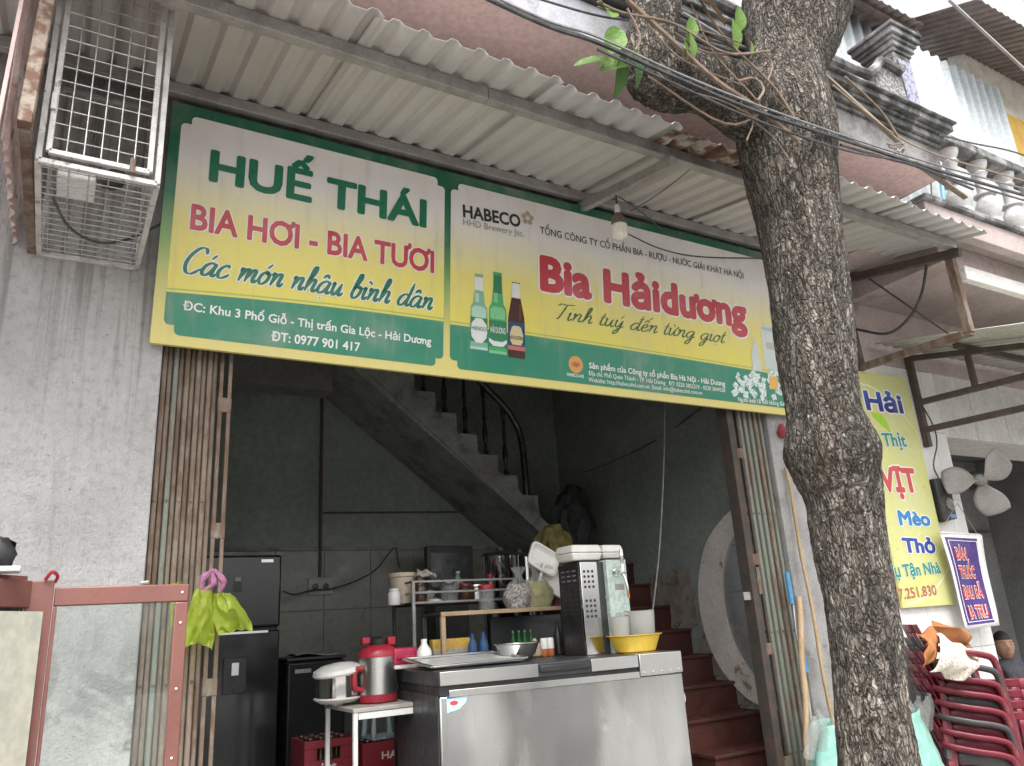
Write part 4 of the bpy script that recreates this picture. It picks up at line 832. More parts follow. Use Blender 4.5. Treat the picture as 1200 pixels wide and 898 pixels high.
# ================================================================ chest freezer
FPT = PY(514,787,.12); FANG = math.radians(-5)
FDX = V((math.cos(FANG), math.sin(FANG), 0)); FPL = Plane(FPT, FDX, (0,0,1))
FW = FPL.hit(797,767)[0]; FH = FPT.z-FL; FD = .70
MF = Matrix.Translation((FPT.x,FPT.y,FL)) @ Matrix.Rotation(FANG, 4, 'Z')
FT = FPT.z
fz = thing('chest_freezer', 'long stainless steel chest freezer standing across the shop entrance', 'freezer', (FPT.x,FPT.y,FL))
def fb(name, mat, lo, hi, bevel=.004, parent=fz, **k): return MB(MF).box(lo, hi).build(name, mat, parent, bevel=bevel, **k)
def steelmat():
    m, nt, b, o = base_mat('stained_stainless_painted_reflection'); co = ncoord(nt); st = ncoord(nt, (1,1,.06))
    c = nmix(nt, nrange(nt, nnoise(nt, ncoord(nt, (1,1,.6), (3.1,0,.2)), 2.2, 3, .45, .3), .36, .66), (.64,.64,.62), (.36,.36,.355))  # broad darker areas painted into the steel stand in for a dark reflection
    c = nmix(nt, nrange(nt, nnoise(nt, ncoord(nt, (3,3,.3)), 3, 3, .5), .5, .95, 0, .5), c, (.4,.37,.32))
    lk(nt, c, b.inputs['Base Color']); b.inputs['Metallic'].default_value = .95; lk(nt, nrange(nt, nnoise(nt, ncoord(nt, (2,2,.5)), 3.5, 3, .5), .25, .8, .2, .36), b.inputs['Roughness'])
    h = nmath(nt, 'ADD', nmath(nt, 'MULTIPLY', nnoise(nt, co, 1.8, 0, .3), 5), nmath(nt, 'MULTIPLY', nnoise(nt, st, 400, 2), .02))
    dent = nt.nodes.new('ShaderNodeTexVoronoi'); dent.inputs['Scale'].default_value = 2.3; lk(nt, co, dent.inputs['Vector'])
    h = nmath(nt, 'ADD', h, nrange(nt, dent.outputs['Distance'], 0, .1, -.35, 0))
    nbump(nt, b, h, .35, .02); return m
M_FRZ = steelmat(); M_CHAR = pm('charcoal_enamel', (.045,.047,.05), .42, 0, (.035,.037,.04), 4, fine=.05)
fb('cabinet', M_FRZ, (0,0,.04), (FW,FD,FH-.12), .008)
fb('side_panel', M_CHAR, (-.006,.012,.04), (-.0005,FD,FH-.115))
fb('plinth', M_BLACK, (.02,.03,0), (FW-.02,FD-.02,.039))
fb('rim_strip', M_STEEL, (.05,-.008,FH-.125), (FW*.80,-.0005,FH-.092), .002)
fb('gasket', M_BLACK, (.002,.002,FH-.1195), (FW*.8,FD-.004,FH-.0755), 0)
lid = fb('lid', M_CHAR, (-.006,-.012,FH-.075), (FW*.8-.002,FD,FH), .01)
fb('lid_trim', M_STEEL, (.0,-.018,FH-.068), (FW*.37,-.0125,FH-.004), .002, lid)
fb('lid_trim', M_STEEL, (FW*.59,-.018,FH-.068), (FW*.795,-.0125,FH-.004), .002, lid)
fb('lid_grip', M_BLACK, (FW*.375,-.03,FH-.05), (FW*.585,-.0125,FH-.012), .01, lid)
fb('end_cap', M_STEEL, (FW*.802,-.014,FH-.119), (FW,FD,FH), .006)
fb('hinge_seam', M_CHAR, (-.0075,FD*.35,.05), (-.0065,FD*.355,FH-.13), 0)
for k in range(5): MB(MF).lathe([(.006,0),(.006,.003),(.002,.005)], (FW*(.82+.04*k),-.014,FH-.1), 8, (0,-1,0)).build('screw', M_STEEL, fz)
# corner sticker
sq = [FPL.hit(*p) for p in ((523,816),(549,811.5),(546,823),(538,831),(524,836))]
mb = MB(); mb.add([FPL.w(u,v,.0006) for u, v in sq], [tuple(range(len(sq)))]); stk = mb.build('sticker', flat('sticker_pale_blue', (.45,.62,.75)), fz, smooth=False)
sq = [FPL.hit(*p) for p in ((523,816),(549,811.5),(548,815),(523,819.5))]
mb = MB(); mb.add([FPL.w(u,v,.001) for u, v in sq], [(0,1,2,3)]); mb.build('sticker_band', flat('sticker_navy', (.05,.1,.35)), stk, smooth=False)
uu, vv = FPL.hit(532,824); mb = MB(); mb.add([FPL.w(uu+.022*math.cos(2*math.pi*i/16), vv+.011*math.sin(2*math.pi*i/16), .001) for i in range(16)], [tuple(range(16))]); mb.build('sticker_emblem', flat('sticker_red', (.5,.06,.05)), stk, smooth=False)
fb('drain_cock', M_STEEL, (FW+.0005,.1,FH-.2), (FW+.035,.14,FH-.165), .006)
MB(MF).tube(crom([(FW+.03,.12,FH-.19),(FW+.055,.1,FH-.22),(FW+.06,.09,FH-.28),(FW+.03,.1,FH-.33)],4), .007, 6).build('drain_hose', M_WHITEPL, fz)
# ---------------------------------------------------------------- on the freezer
def fl(x, y, z=0): return MF @ V((x, y, FH+z))
def ftop(px, yy, dz=0): p = PY(px, 760, yy); return V((p.x, yy, FT+dz))
def at(px, py, y): return PY(px, py, y)
def boxpx(px0, px1, pyt, zb, y, dep, name, mat, parent, bevel=.004, **k):
    a, b = PY(px0,pyt,y), PY(px1,pyt,y); return MB().box((a.x,y,zb),(b.x,y+dep,a.z)).build(name, mat, parent, bevel=bevel, **k)
def pan(c, prof, label, cat, name, mat, n=28, **k):
    return MB().lathe(prof, c, n, **k).build(name, mat, org=c, label=label, cat=cat)
# steel tray
tr = thing('metal_tray', 'flat rectangular steel tray lying on the left of the freezer lid', 'tray', fl(.06,.12))
mt = MF @ Matrix.Translation((.0,.08,FH+.006)) @ Matrix.Rotation(math.radians(6),4,'Z') @ Matrix.Rotation(math.radians(5),4,'X')
MB(mt).box((.01,.01,.004),(.55,.36,.01)).build('tray_base', pm('bright_aluminium', (.75,.75,.74), .45, .5, (.68,.68,.67), 6, fine=.03), tr)
rim = MB(mt)
for p, q_ in (((0,0,.012),(.56,0,.018)),((.56,0,.018),(.56,.37,.018)),((.56,.37,.018),(0,.37,.018)),((0,.37,.018),(0,0,.012))): rim.bar(p, q_, .02, .012)
rim.build('tray_rim', M_STEEL, tr, bevel=.003)
# mixing bowl
c = ftop(606,.42,.004); r = .128
MB().lathe([(.045,0),(.07,.004),(.105,.035),(r-.004,.085),(r+.006,.09),(r+.006,.094),(r-.006,.09),(.098,.038),(.06,.01),(.0,.008)], c, 32, cap=False).build('mixing_bowl', M_STEEL, org=c, label='round steel mixing bowl at the middle of the freezer lid', cat='bowl')
# wooden edged shelf
y0 = .70; A = PY(517,718,y0); B = PY(662,708,y0); zt_ = A.z
ws = thing('low_shelf', 'low shelf with pale wooden edge standing on the back of the freezer', 'shelf', (A.x,y0,FT))
M_WOOD = pm('pale_wood_edge', (.42,.31,.19), .6, 0, (.34,.24,.14), 8, st=(1,1,4))
MB().box((A.x,y0+.014,zt_-.016),(B.x,y0+.3,zt_)).build('shelf_top', M_CHAR, ws, bevel=.003)
MB().box((A.x,y0,zt_-.022),(B.x,y0+.0135,zt_+.003)).build('front_edge', M_WOOD, ws, bevel=.003)
for x in (A.x, B.x-.028):
    MB().box((x,y0,FT),(x+.028,y0+.025,zt_-.0225)).build('leg', M_WOOD if x == A.x else M_CHAR, ws, bevel=.003)
    MB().box((x,y0+.27,FT),(x+.028,y0+.298,zt_-.0165)).build('leg', M_CHAR, ws, bevel=.003)
SZ = zt_+.001
# things on the shelf
def bag(c, rx, ry, h, mat, label, name, seed):
    """tied food bag: lumpy contents inside a thin film gathered at the neck"""
    t_ = thing(name, label, 'bag', c)
    def skin(k0, kz, m, nm, top):
        n = 40; N = 22; vs_ = []
        for i in range(N+1):
            t = i/N*top
            if t < .62: w_ = .8+.25*math.sin(math.pi*t/.62)-.12*(t/.62)**3
            elif t < .78: w_ = .68-.5*math.sin((t-.62)/.16*math.pi/2)
            else: w_ = .18+1.6*(t-.78)
            pl_ = min(1, max(0, (t-.4)/.35))
            for k in range(n):
                a = 2*math.pi*k/n; f = 1+.22*noise.noise((math.cos(a)*1.6+seed, math.sin(a)*1.6, t*3))+.10*noise.noise((math.cos(a)*5, math.sin(a)*5+seed, t*9))+.2*pl_*math.sin(11*a+seed+3*t)*.5
                vs_.append(c+V((rx*w_*f*k0*math.cos(a)+.02*t*math.sin(seed), ry*w_*f*k0*math.sin(a), h*t*kz+.004)))
        mb = MB(); mb.add(vs_, [(i*n+k, i*n+(k+1)%n, (i+1)*n+(k+1)%n, (i+1)*n+k) for i in range(N) for k in range(n)]+[tuple(range(n-1,-1,-1))]+([tuple(range(N*n,(N+1)*n))] if top < .8 else []))
        mb.build(nm, m, t_, ang=60)
    skin(.94, 1, mat, 'contents', .6); skin(1.0, 1.02, M_CLEARP, 'film', 1.0)
    return t_
bag(V((PY(607,700,.82).x,.82,SZ)), .105, .08, .25, pm('brown_flecked_bag', (.2,.12,.1), .5, 0, (.55,.5,.46), 70, .45, .55, fine=.3, bump=.6, bscale=90), 'clear bag of brown and white dried food on the low shelf', 'food_bag', 1)
bag(V((PY(632,700,.8).x,.8,SZ)), .1, .07, .27, pm('yellow_noodle_bag', (.42,.34,.08), .45, 0, (.25,.25,.04), 26, .4, .6, st=(3,3,.4), fine=.3, bump=.6, bscale=70), 'bag of yellow green noodles on the low shelf beside the foam boxes', 'food_bag', 5)
boxpx(643,662,682,SZ,.84,.1,'carton', pm('red_brown_carton', (.14,.04,.03), .7), None, org=PY(650,700,.84), label='small dark red carton squeezed behind the noodle bag', cat='carton')
c = V((PY(570,700,.86).x,.86,SZ)); jr = thing('jar', 'clear jar with a red lid at the left end of the low shelf', 'jar', c)
MB().lathe([(.04,0),(.048,.005),(.05,.11),(.044,.13)], c, 20).build('jar_body', M_CLEARP, jr); MB().lathe([(.05,.131),(.05,.155),(.03,.16)], c, 20).build('lid', M_RED, jr)
# foam clamshells
def clam(c, rz, rx, label, op=0):
    t = thing('foam_box', label, 'food box', c); Mx = Matrix.Translation(c) @ Matrix.Rotation(rz,4,'Z') @ Matrix.Rotation(rx,4,'X')
    def tray(M_, nm):
        mb = MB(M_); L, Wd, H = .23, .17, .045
        def rr(w, l, z): return [(sx*w-sx*.03*(1-math.cos(a)), sy*l-sy*.03*(1-math.sin(a)), z) for sx, sy, a0 in ((1,1,0),(-1,1,90),(-1,-1,180),(1,-1,270)) for a in [0]] 
        lv = []
        for w, l, z in ((.115,.085,0),(.105,.075,.008),(.085,.06,.042),(.08,.055,.044)):
            ring_ = []
            for k in range(32):
                a = 2*math.pi*k/32; ca, sa = math.cos(a), math.sin(a); e = .35
                ring_.append((w*abs(ca)**e*(1 if ca >= 0 else -1), l*abs(sa)**e*(1 if sa >= 0 else -1), z))
            lv.append(ring_)
        vs_ = [p for r_ in lv for p in r_]; n = 32
        mb.add(vs_, [(i*n+k, i*n+(k+1)%n, (i+1)*n+(k+1)%n, (i+1)*n+k) for i in range(3) for k in range(n)]+[tuple(range(3*n,4*n))])
        mb.build(nm, M_FOAM, t, solid=.003)
    tray(Mx, 'base_tray')
    tray(Mx @ (Matrix.Translation((0,.085,0)) @ Matrix.Rotation(math.radians(op),4,'X') @ Matrix.Translation((0,.087,0)) @ Matrix.Diagonal((1,1,1,1)) if op else Matrix.Translation((0,0,-.001)) @ Matrix.Diagonal((1,1,-1,1))), 'lid_tray')
    return t
def seg(v): return v
# open clamshell tilted on the bags: two trays facing the street
cs = thing('foam_box', 'open white foam clamshell box tilted above the noodle bag', 'food box', PY(645,660,.8))
for (px, py, nm) in ((638,655,'lid_tray'),(650,681,'base_tray')):
    cc = PY(px,py,.78); Mx = Matrix.Translation(cc) @ Matrix.Rotation(math.radians(28),4,'Y') @ Matrix.Rotation(math.radians(80),4,'X')
    mb = MB(Mx); n = 36; vs_ = []
    for w_, l_, z in ((.115,.085,0),(.118,.088,-.012),(.105,.076,.002),(.088,.06,-.03),(.08,.052,-.034)):
        for k in range(n):
            a = 2*math.pi*k/n; ca, sa = math.cos(a), math.sin(a); vs_.append((w_*abs(ca)**.35*(1 if ca >= 0 else -1), l_*abs(sa)**.35*(1 if sa >= 0 else -1), z))
    o = [1,0,2,3,4]; vs_ = [vs_[i*n+k] for i in o for k in range(n)]
    mb.add(vs_, [(i*n+k, i*n+(k+1)%n, (i+1)*n+(k+1)%n, (i+1)*n+k) for i in range(4) for k in range(n)]+[tuple(range(4*n,5*n))])
    mb.build(nm, M_FOAM, cs, solid=.003)
# ---------------------------------------------------------------- beer cooler with tap tower
YC = .30
bc = thing('beer_cooler', 'upright black and chrome beer cooler with perforated front on the freezer', 'beer cooler', ftop(690,YC))
a, b, c_ = PY(679,659,YC), PY(699,657,YC), PY(709,655,YC); zt2 = a.z
MB().box((a.x,YC+.02,FT),(c_.x,YC+.24,zt2)).build('case', M_BLACK, bc, bevel=.004)
MB().box((a.x+.002,YC,FT),(b.x,YC+.0195,zt2+.002)).build('front_panel', M_CHROME, bc, bevel=.003)
MB().box((b.x+.003,YC+.004,FT),(c_.x-.002,YC+.0195,zt2)).build('corner_trim', M_CHAR, bc, bevel=.003)
for r0 in (0, 1):
    for i in range(3):
        for j in range(4):
            MB().lathe([(.0085,0),(.0085,.0015)], (a.x+.028+i*.03, YC-.0004, zt2-.055-r0*.17-j*.03), 10, (0,-1,0)).build('vent_hole', M_BLACK, bc)
for j in range(10):
    for i in range(3):
        MB().box((a.x-.0015,YC+.05+i*.06,zt2-.05-j*.028),(a.x-.0004,YC+.085+i*.06,zt2-.042-j*.028)).build('louvre', M_GALV if j < 3 else M_CHAR, bc)
tw = thing('tap_tower', 'pale green beer tap tower with chrome tap beside the cooler', 'beer tap', ftop(721,YC-.03))
M_MINT = pm('mint_panel', (.55,.62,.56), .35, 0, (.42,.53,.47), 26, .48, .54, fine=.04)
ta, tb_ = PY(710,656,YC-.03), PY(733,655,YC-.03)
MB().box((ta.x,YC-.03,FT),(tb_.x,YC+.12,ta.z)).build('tower', M_MINT, tw, bevel=.006)
MB().box((ta.x+.001,YC-.026,ta.z+.0005),(tb_.x-.001,YC+.118,ta.z+.012)).build('tower_cap', M_CHAR, tw, bevel=.004)
tc = PY(720,671,YC-.032)
MB().lathe([(.022,0),(.022,.012),(.012,.016),(.012,.07)], tc, 18, (0,-1,0)).build('tap_flange', M_CHROME, tw)
t2 = PY(730,671,YC-.09)
MB().tube([tc+V((0,-.05,0)), t2, t2+V((.015,0,0))], .012, 10).build('tap_body', M_CHROME, tw)
MB().lathe([(.013,-.03),(.016,0),(.012,.03),(.008,.05),(.012,.06),(.014,.1),(.008,.125)], t2+V((0,0,.01)), 14).build('tap_handle', M_CHROME, tw)
MB().tube(crom([t2,t2+V((.002,-.015,-.04)),t2+V((.006,-.02,-.09)),t2+V((.008,-.02,-.11))],4), .009, 10).build('spout', M_CHROME, tw)
MB().tube([t2+V((.008,-.02,-.11)),t2+V((.01,-.02,-.15))], .008, 10).build('spout_tip', pm('amber_tip', (.45,.2,.06), .3), tw)
MB().box((PY(717,687,YC).x,YC-.0315,PY(717,692,YC).z),(PY(728,687,YC).x,YC-.0302,PY(717,685,YC).z)).build('badge', M_GALV, tw)
mb = MB()
for (px, py) in ((713,700),(722,705),(729,698),(715,718),(725,722),(713,682)):
    q_ = PY(px,py,YC-.0305); mb.tube([q_+V((.022*math.cos(t),-.0003,.018*math.sin(t))) for t in [i*.5 for i in range(9)]], .0012, 4)
mb.build('swirl_print', flat('dark_mint_print', (.25,.36,.3)), tw)
# foam boxes on top of the cooler
for (p0, p1, lab) in ((661,697,'left white foam box lying on top of the beer cooler'),(697,722,'right white foam box lying on top of the beer cooler')):
    t = thing('foam_box', lab, 'food box', PY((p0+p1)/2,655,YC+.12)); a2, b2 = PY(p0,640,YC+.1), PY(p1,640,YC+.1); z0 = zt2+.013
    h = (a2.z-z0)*.5; yb = YC+.02
    for (zz, s, nm) in ((z0, 1, 'base_tray'), (z0+2*h, -1, 'lid_tray')):
        mb = MB(); ins = .014
        q0 = [(a2.x+ins,yb+ins,zz),(b2.x-ins,yb+ins,zz),(b2.x-ins,yb+.2-ins,zz),(a2.x+ins,yb+.2-ins,zz)]
        zz2 = zz+s*h*.97; q1 = [(a2.x,yb,zz2),(b2.x-.002,yb,zz2),(b2.x-.002,yb+.2,zz2),(a2.x,yb+.2,zz2)]
        mb.add(q0+q1, [(0,1,2,3),(7,6,5,4),(0,4,5,1),(1,5,6,2),(2,6,7,3),(3,7,4,0)]); mb.build(nm, M_FOAM, t, bevel=.01, seg=3)
# yellow basin, jug and cup
yc = .2; c = V((PY(745,760,yc).x, yc, FT+.002))
MB().lathe([(.0,.0),(.105,.0),(.118,.006),(.145,.07),(.152,.088),(.168,.094),(.168,.098),(.15,.094),(.14,.075),(.112,.012),(.0,.008)], c, 40, cap=False, sx=1.08, sy=.8).build('basin', pm('yellow_plastic', (.72,.5,.06), .35, 0, (.68,.46,.055), 4, fine=.03), org=c, label='yellow plastic basin on the right end of the freezer', cat='basin')
jg = thing('jug', 'translucent plastic measuring jug standing in the yellow basin', 'jug', c+V((.05,0,.012)))
M_MILK = filmmat('milky_plastic', (.72,.72,.69), .8, .35, .45)
jc = c+V((.055,0,.013)); MB().lathe([(.0,0),(.07,.0),(.076,.01),(.088,.215),(.092,.218),(.086,.218),(.072,.012),(0,.006)], jc, 28, cap=False).build('jug_body', M_MILK, jg)
MB().tube(crom([jc+V((-.085,0,.2)),jc+V((-.125,0,.195)),jc+V((-.12,0,.09)),jc+V((-.08,0,.03))],5), .009, 8).build('handle', M_MILK, jg)
MB().poly([jc+V((.086,-.02,.218)),jc+V((.108,0,.22)),jc+V((.086,.02,.218)),jc+V((.086,0,.185))], (0,0,.002)).build('spout', M_MILK, jg)
cc = c+V((-.075,.03,.012)); MB().lathe([(0,0),(.045,0),(.06,.19),(.063,.192),(.058,.191),(.043,.006),(0,.005)], cc, 24, cap=False).build('plastic_cup', M_MILK, org=cc, label='tall translucent plastic cup behind the jug in the basin', cat='cup')
# under the shelf
def bottle_thing(px, y, h, r, mat, lab, capm, group=None, pos=None, name='bottle'):
    c = pos or ftop(px,y,.001); t = thing(name, lab, 'bottle', c, group)
    MB().lathe([(r*.8,0),(r,.006),(r,h*.55),(r*.85,h*.65),(r*.4,h*.82),(r*.38,h*.92)], c, 16).build('bottle_body', mat, t); MB().lathe([(r*.42,h*.92),(r*.42,h),(r*.3,h)], c, 14).build('cap', capm, t); return t
M_BLUEG = filmmat('blue_clear_plastic', (.12,.25,.5), .6, .15, .4); M_GRNG = filmmat('green_clear_plastic', (.06,.28,.08), .7, .15, .4); M_NAVY = pm('navy_cap', (.02,.05,.2), .4)
bottle_thing(554,.74,.16,.03,M_BLUEG,'left one of two blue water bottles under the low shelf',M_NAVY); bottle_thing(567,.74,.165,.03,M_BLUEG,'right one of two blue water bottles under the low shelf',M_NAVY)
for i, px in enumerate((602,609,616,623)):
    bottle_thing(px,.78+.02*(i % 2),.16,.018,M_GRNG,'small green capped bottle in a row behind the steel bowl',pm('green_cap%d' % i,(.05,.3,.08),.4),'green bottles behind the bowl')
bottle_thing(497,.62,.15,.042,M_WHITEPL,'squat white plastic bottle left of the low shelf',M_WHITEPL)
for i, px in enumerate((638,645)):
    c = ftop(px,.6,.001); t = thing('drink_can', ('left' if i == 0 else 'right')+' orange and white drink can right of the steel bowl', 'can', c)
    MB().lathe([(.02,0),(.024,.006),(.024,.045)], c, 16).build('can_base', pm('orange_can%d' % i, (.5,.16,.06), .35), t); MB().lathe([(.024,.0452),(.024,.1),(.02,.107),(.018,.105)], c, 16).build('can_top', M_WHITEP, t)
boxpx(507,551,750,FT+.03,.8,.05,'snack_box', pm('yellow_card', (.62,.38,.07), .5), None, org=ftop(530,.66), label='long yellow card box under the low shelf', cat='box')
boxpx(508,553,762,FT+.001,.79,.07,'parcel', pm('wrapped_parcel', (.4,.38,.33), .4, 0, (.25,.24,.22), 30), None, org=ftop(530,.655), label='pale film wrapped parcel beneath the yellow card box', cat='parcel')
c = ftop(627,.62,.001); MB().lathe([(.03,0),(.042,.01),(.04,.07),(.018,.09),(.008,.11)], c, 14).build('paper_cup', pm('tan_paper', (.45,.35,.26), .7), org=c, label='tan paper twist standing right behind the bowl', cat='paper cup')
bottle_thing(655,.66,.2,.028,M_BLACK,'black sauce bottle between the cans and the cooler',M_BLACK)
boxpx(575,660,724,FT+.001,.95,.03,'baking_sheet',M_CHAR,None,org=ftop(600,.95),label='dark sheet leaning upright behind the low shelf', cat='sheet')
c = fl(.07,.6,.001); rb = thing('lunch_case', 'dark pink plastic case with handle at the back left of the freezer', 'case', c)
a3, b3 = PY(461,760,.66), PY(490,758,.66)
MB().box((a3.x,.66,FT),(b3.x,.78,FT+.022)).build('case_base', M_WHITEPL, rb, bevel=.006)
MB().box((a3.x,.655,FT+.0225),(b3.x,.785,a3.z)).build('case_lid', pm('dark_pink_plastic', (.42,.03,.08), .35), rb, bevel=.014, seg=3)
MB().tube(crom([(a3.x+.02,.65,FT+.06),(a3.x+.05,.62,FT+.065),(b3.x-.05,.62,FT+.065),(b3.x-.02,.65,FT+.06)],4), .008, 8).build('handle', MATS['dark_pink_plastic'], rb)
# ---------------------------------------------------------------- rack behind the freezer
ry0, ry1 = 1.0, 1.32
ra, rbx = PY(484,681,ry0), PY(602,676,ry0)
rk = thing('dish_rack', 'two-tier grey steel dish rack standing behind the freezer', 'rack', (ra.x,ry0,FL))
pz = lambda py: PY(484,py,ry0).z
for x in (ra.x, rbx.x):
    for y in (ry0, ry1): MB().bar((x,y,FL),(x,y,pz(681)),.02,.02).build('post', M_GALV if y == ry0 else M_BLACK, rk, bevel=.003)
for py in (682,695,707):
    MB().bar((ra.x,ry0,pz(py)),(rbx.x,ry0,pz(py)),.012,.014).build('rail', M_GALV, rk, bevel=.003)
    MB().bar((ra.x,ry0,pz(py)),(ra.x,ry1,pz(py)),.012,.012).build('rail', M_BLACK if py != 695 else M_GALV, rk, bevel=.003)
MB().box((ra.x+.01,ry0+.01,pz(708)-.008),(rbx.x-.01,ry1-.01,pz(708))).build('tier', M_DKSH, rk)
RZ = pz(708)
def rj(px, y, prof, mat, lab, cat, name, lidm=None, lid=None):
    c = V((PY(px,690,y).x, y, RZ+.001)); t = thing(name, lab, cat, c); MB().lathe(prof, c, 20).build('vessel', mat, t)
    if lid: MB().lathe(lid, c, 20).build('lid', lidm, t)
M_BROWNG = pm('brown_sauce_glass', (.08,.045,.025), .15); M_BEIGE = pm('beige_plastic', (.5,.42,.32), .5)
rj(472,1.2,[(.06,0),(.075,.01),(.085,.17),(.08,.175)],M_BEIGE,'beige plastic tub at the back left of the dish rack','tub','tub',M_BEIGE,[(.09,.176),(.09,.2),(.06,.205)])
rj(492,1.08,[(.04,0),(.045,.01),(.045,.11),(.03,.14)],M_BROWNG,'brown glass jar at the left of the dish rack','jar','jar',M_BROWNG,[(.034,.141),(.034,.16)])
rj(508,1.1,[(.05,0),(.055,.005),(.05,.025),(.02,.03)],M_WHITEPL,'small white bowl between the jars on the rack','bowl','small_bowl')
rj(526,1.08,[(.045,0),(.052,.008),(.052,.1),(.04,.12)],M_CLEARP,'clear glass jar at the middle of the dish rack','jar','jar',M_STEEL,[(.043,.121),(.043,.14)])
rj(545,1.12,[(.04,0),(.045,.008),(.045,.09),(.036,.1)],M_BROWNG,'dark jar at the right of the dish rack','jar','jar',M_RED,[(.04,.101),(.04,.118)])
rj(462,1.1,[(.035,0),(.04,.01),(.04,.07),(.03,.085)],M_WHITEPL,'small white jar at the far left end of the rack','jar','jar',M_WHITEPL,[(.033,.086),(.033,.1)])
rj(537,1.2,[(.03,0),(.036,.008),(.036,.13),(.015,.17),(.014,.19)],M_CLEARP,'clear bottle standing behind the middle jar of the rack','bottle','bottle',M_GALV,[(.016,.191),(.016,.205)])
rj(558,1.2,[(.05,0),(.06,.01),(.06,.09),(.05,.1)],M_STEEL,'short steel canister at the right back of the rack','canister','canister',M_STEEL,[(.062,.101),(.06,.112),(.01,.12)])
rj(575,1.1,[(.03,0),(.034,.008),(.034,.12),(.016,.15)],M_BROWNG,'brown sauce bottle at the right end of the rack','bottle','bottle',M_RED,[(.018,.151),(.018,.175)])
for i, (px, r_, lab) in enumerate(((498,.075,'lower'),(498,.07,'middle'),(498,.066,'upper'))):
    c = V((PY(px,690,1.22).x, 1.22, RZ+.002+.022*i)); MB().lathe([(.03,0),(.035,.004),(r_,.04),(r_+.003,.042),(r_-.004,.04),(.03,.008),(0,.007)], c, 24, cap=False).build('rice_bowl', M_WHITEPL, org=c, label=lab+' bowl of three nested white bowls on the rack', cat='bowl', group='nested bowls on the rack')
hbg = V((PY(497,668,1.12).x, 1.12, RZ+.17)); MB().grid(lambda i, j: hbg+V(((i-.5)*.14+.02*noise.noise((i*4,j*4,1)), (j-.5)*.1+.02*noise.noise((i*4,j*4,7)), .04*math.sin(math.pi*i)*math.sin(math.pi*j)+.03*noise.noise((i*5,j*5,3)))), 16, 12).build('dish_cloth', pm('dish_cloth_grey', (.45,.42,.37), .95), org=hbg, label='crumpled grey dish cloth lying over the rack jars', cat='cloth', solid=.003)
# tall stock pots and dark screen behind the rack
for (px, r, pyt, lab) in ((588,.13,650,'left tall stainless stock pot with black lid behind the shelf'),(611,.12,652,'right tall stainless stock pot behind the food bags')):
    y = 1.25+.1*(px > 600); c = V((PY(px,690,y).x, y, 1.25)); zt3 = PY(px,pyt,y).z; t = thing('stock_pot', lab, 'pot', c)
    MB().lathe([(r*.95,0),(r,.01),(r,zt3-1.25-.02),(r+.008,zt3-1.25-.01)], c, 28).build('pot_body', M_CHROME, t)
    MB().lathe([(r+.01,zt3-1.25-.0095),(r*.9,zt3-1.25+.01),(.03,zt3-1.25+.025),(.03,zt3-1.25+.045)], c, 28).build('lid', M_BLACK, t)
pb = thing('side_table', 'dark side table carrying the stock pots behind the freezer', 'table', (3.0,1.3,FL))
tx0, tx1 = PY(574,700,1.25).x-.03, PY(640,700,1.25).x+.1
MB().box((tx0,1.1,1.22),(tx1,1.55,1.2495)).build('table_top', M_CHAR, pb, bevel=.004)
for x in (tx0+.02,tx1-.02):
    for y in (1.12,1.53): MB().bar((x,y,FL),(x,y,1.2195),.03,.03).build('leg', M_CHAR, pb)
tv = thing('flat_screen', 'dark framed flat screen against the back wall above the rack', 'screen', PY(530,660,2.3))
a4, b4 = PY(500,640,2.3), PY(556,690,2.3)
MB().box((a4.x,2.3,b4.z),(b4.x,2.36,a4.z)).build('bezel', M_BLACK, tv, bevel=.006)
a5, b5 = PY(504,648,2.3), PY(550,690,2.3)
MB().box((a5.x,2.2945,b5.z+.02),(b5.x,2.2995,a5.z)).build('panel', pm('grey_screen', (.06,.068,.07), .2), tv, bevel=.001)
MB().box(((a4.x+b4.x)/2-.15,2.3,1.2),((a4.x+b4.x)/2+.15,2.5,b4.z-.001)).build('stand', M_BLACK, tv)
# basket hat and dry plants above, in the dark
for i,(px,py,rr_,m,lab) in enumerate(((650,640,.16,pm('dry_leaf_bundle', (.12,.1,.03), .8, 0, (.2,.16,.05), 30),'dried bundle of leaves leaning behind the foam boxes'),(675,610,.2,pm('black_bundle', (.02,.02,.02), .7),'black tied bundle hanging at the foot of the upper stair'))):
    c = PY(px,py,1.5 if i == 0 else 1.9); bm_ = bmesh.new(); bmesh.ops.create_icosphere(bm_, subdivisions=3, radius=1); mb = MB()
    mb.add([c+V((v.co.x*rr_*.9,v.co.y*rr_*.5,v.co.z*rr_*(1 if i == 0 else 1.5)))*1*(1) + V(v.co)*rr_*.35*noise.noise(v.co*3+V((i,0,0))) for v in bm_.verts], [tuple(v.index for v in f.verts) for f in bm_.faces]); bm_.free()
    mb.build('leaf_bundle' if i == 0 else 'tied_bundle', m, org=c, label=lab, cat='bundle', ang=30)
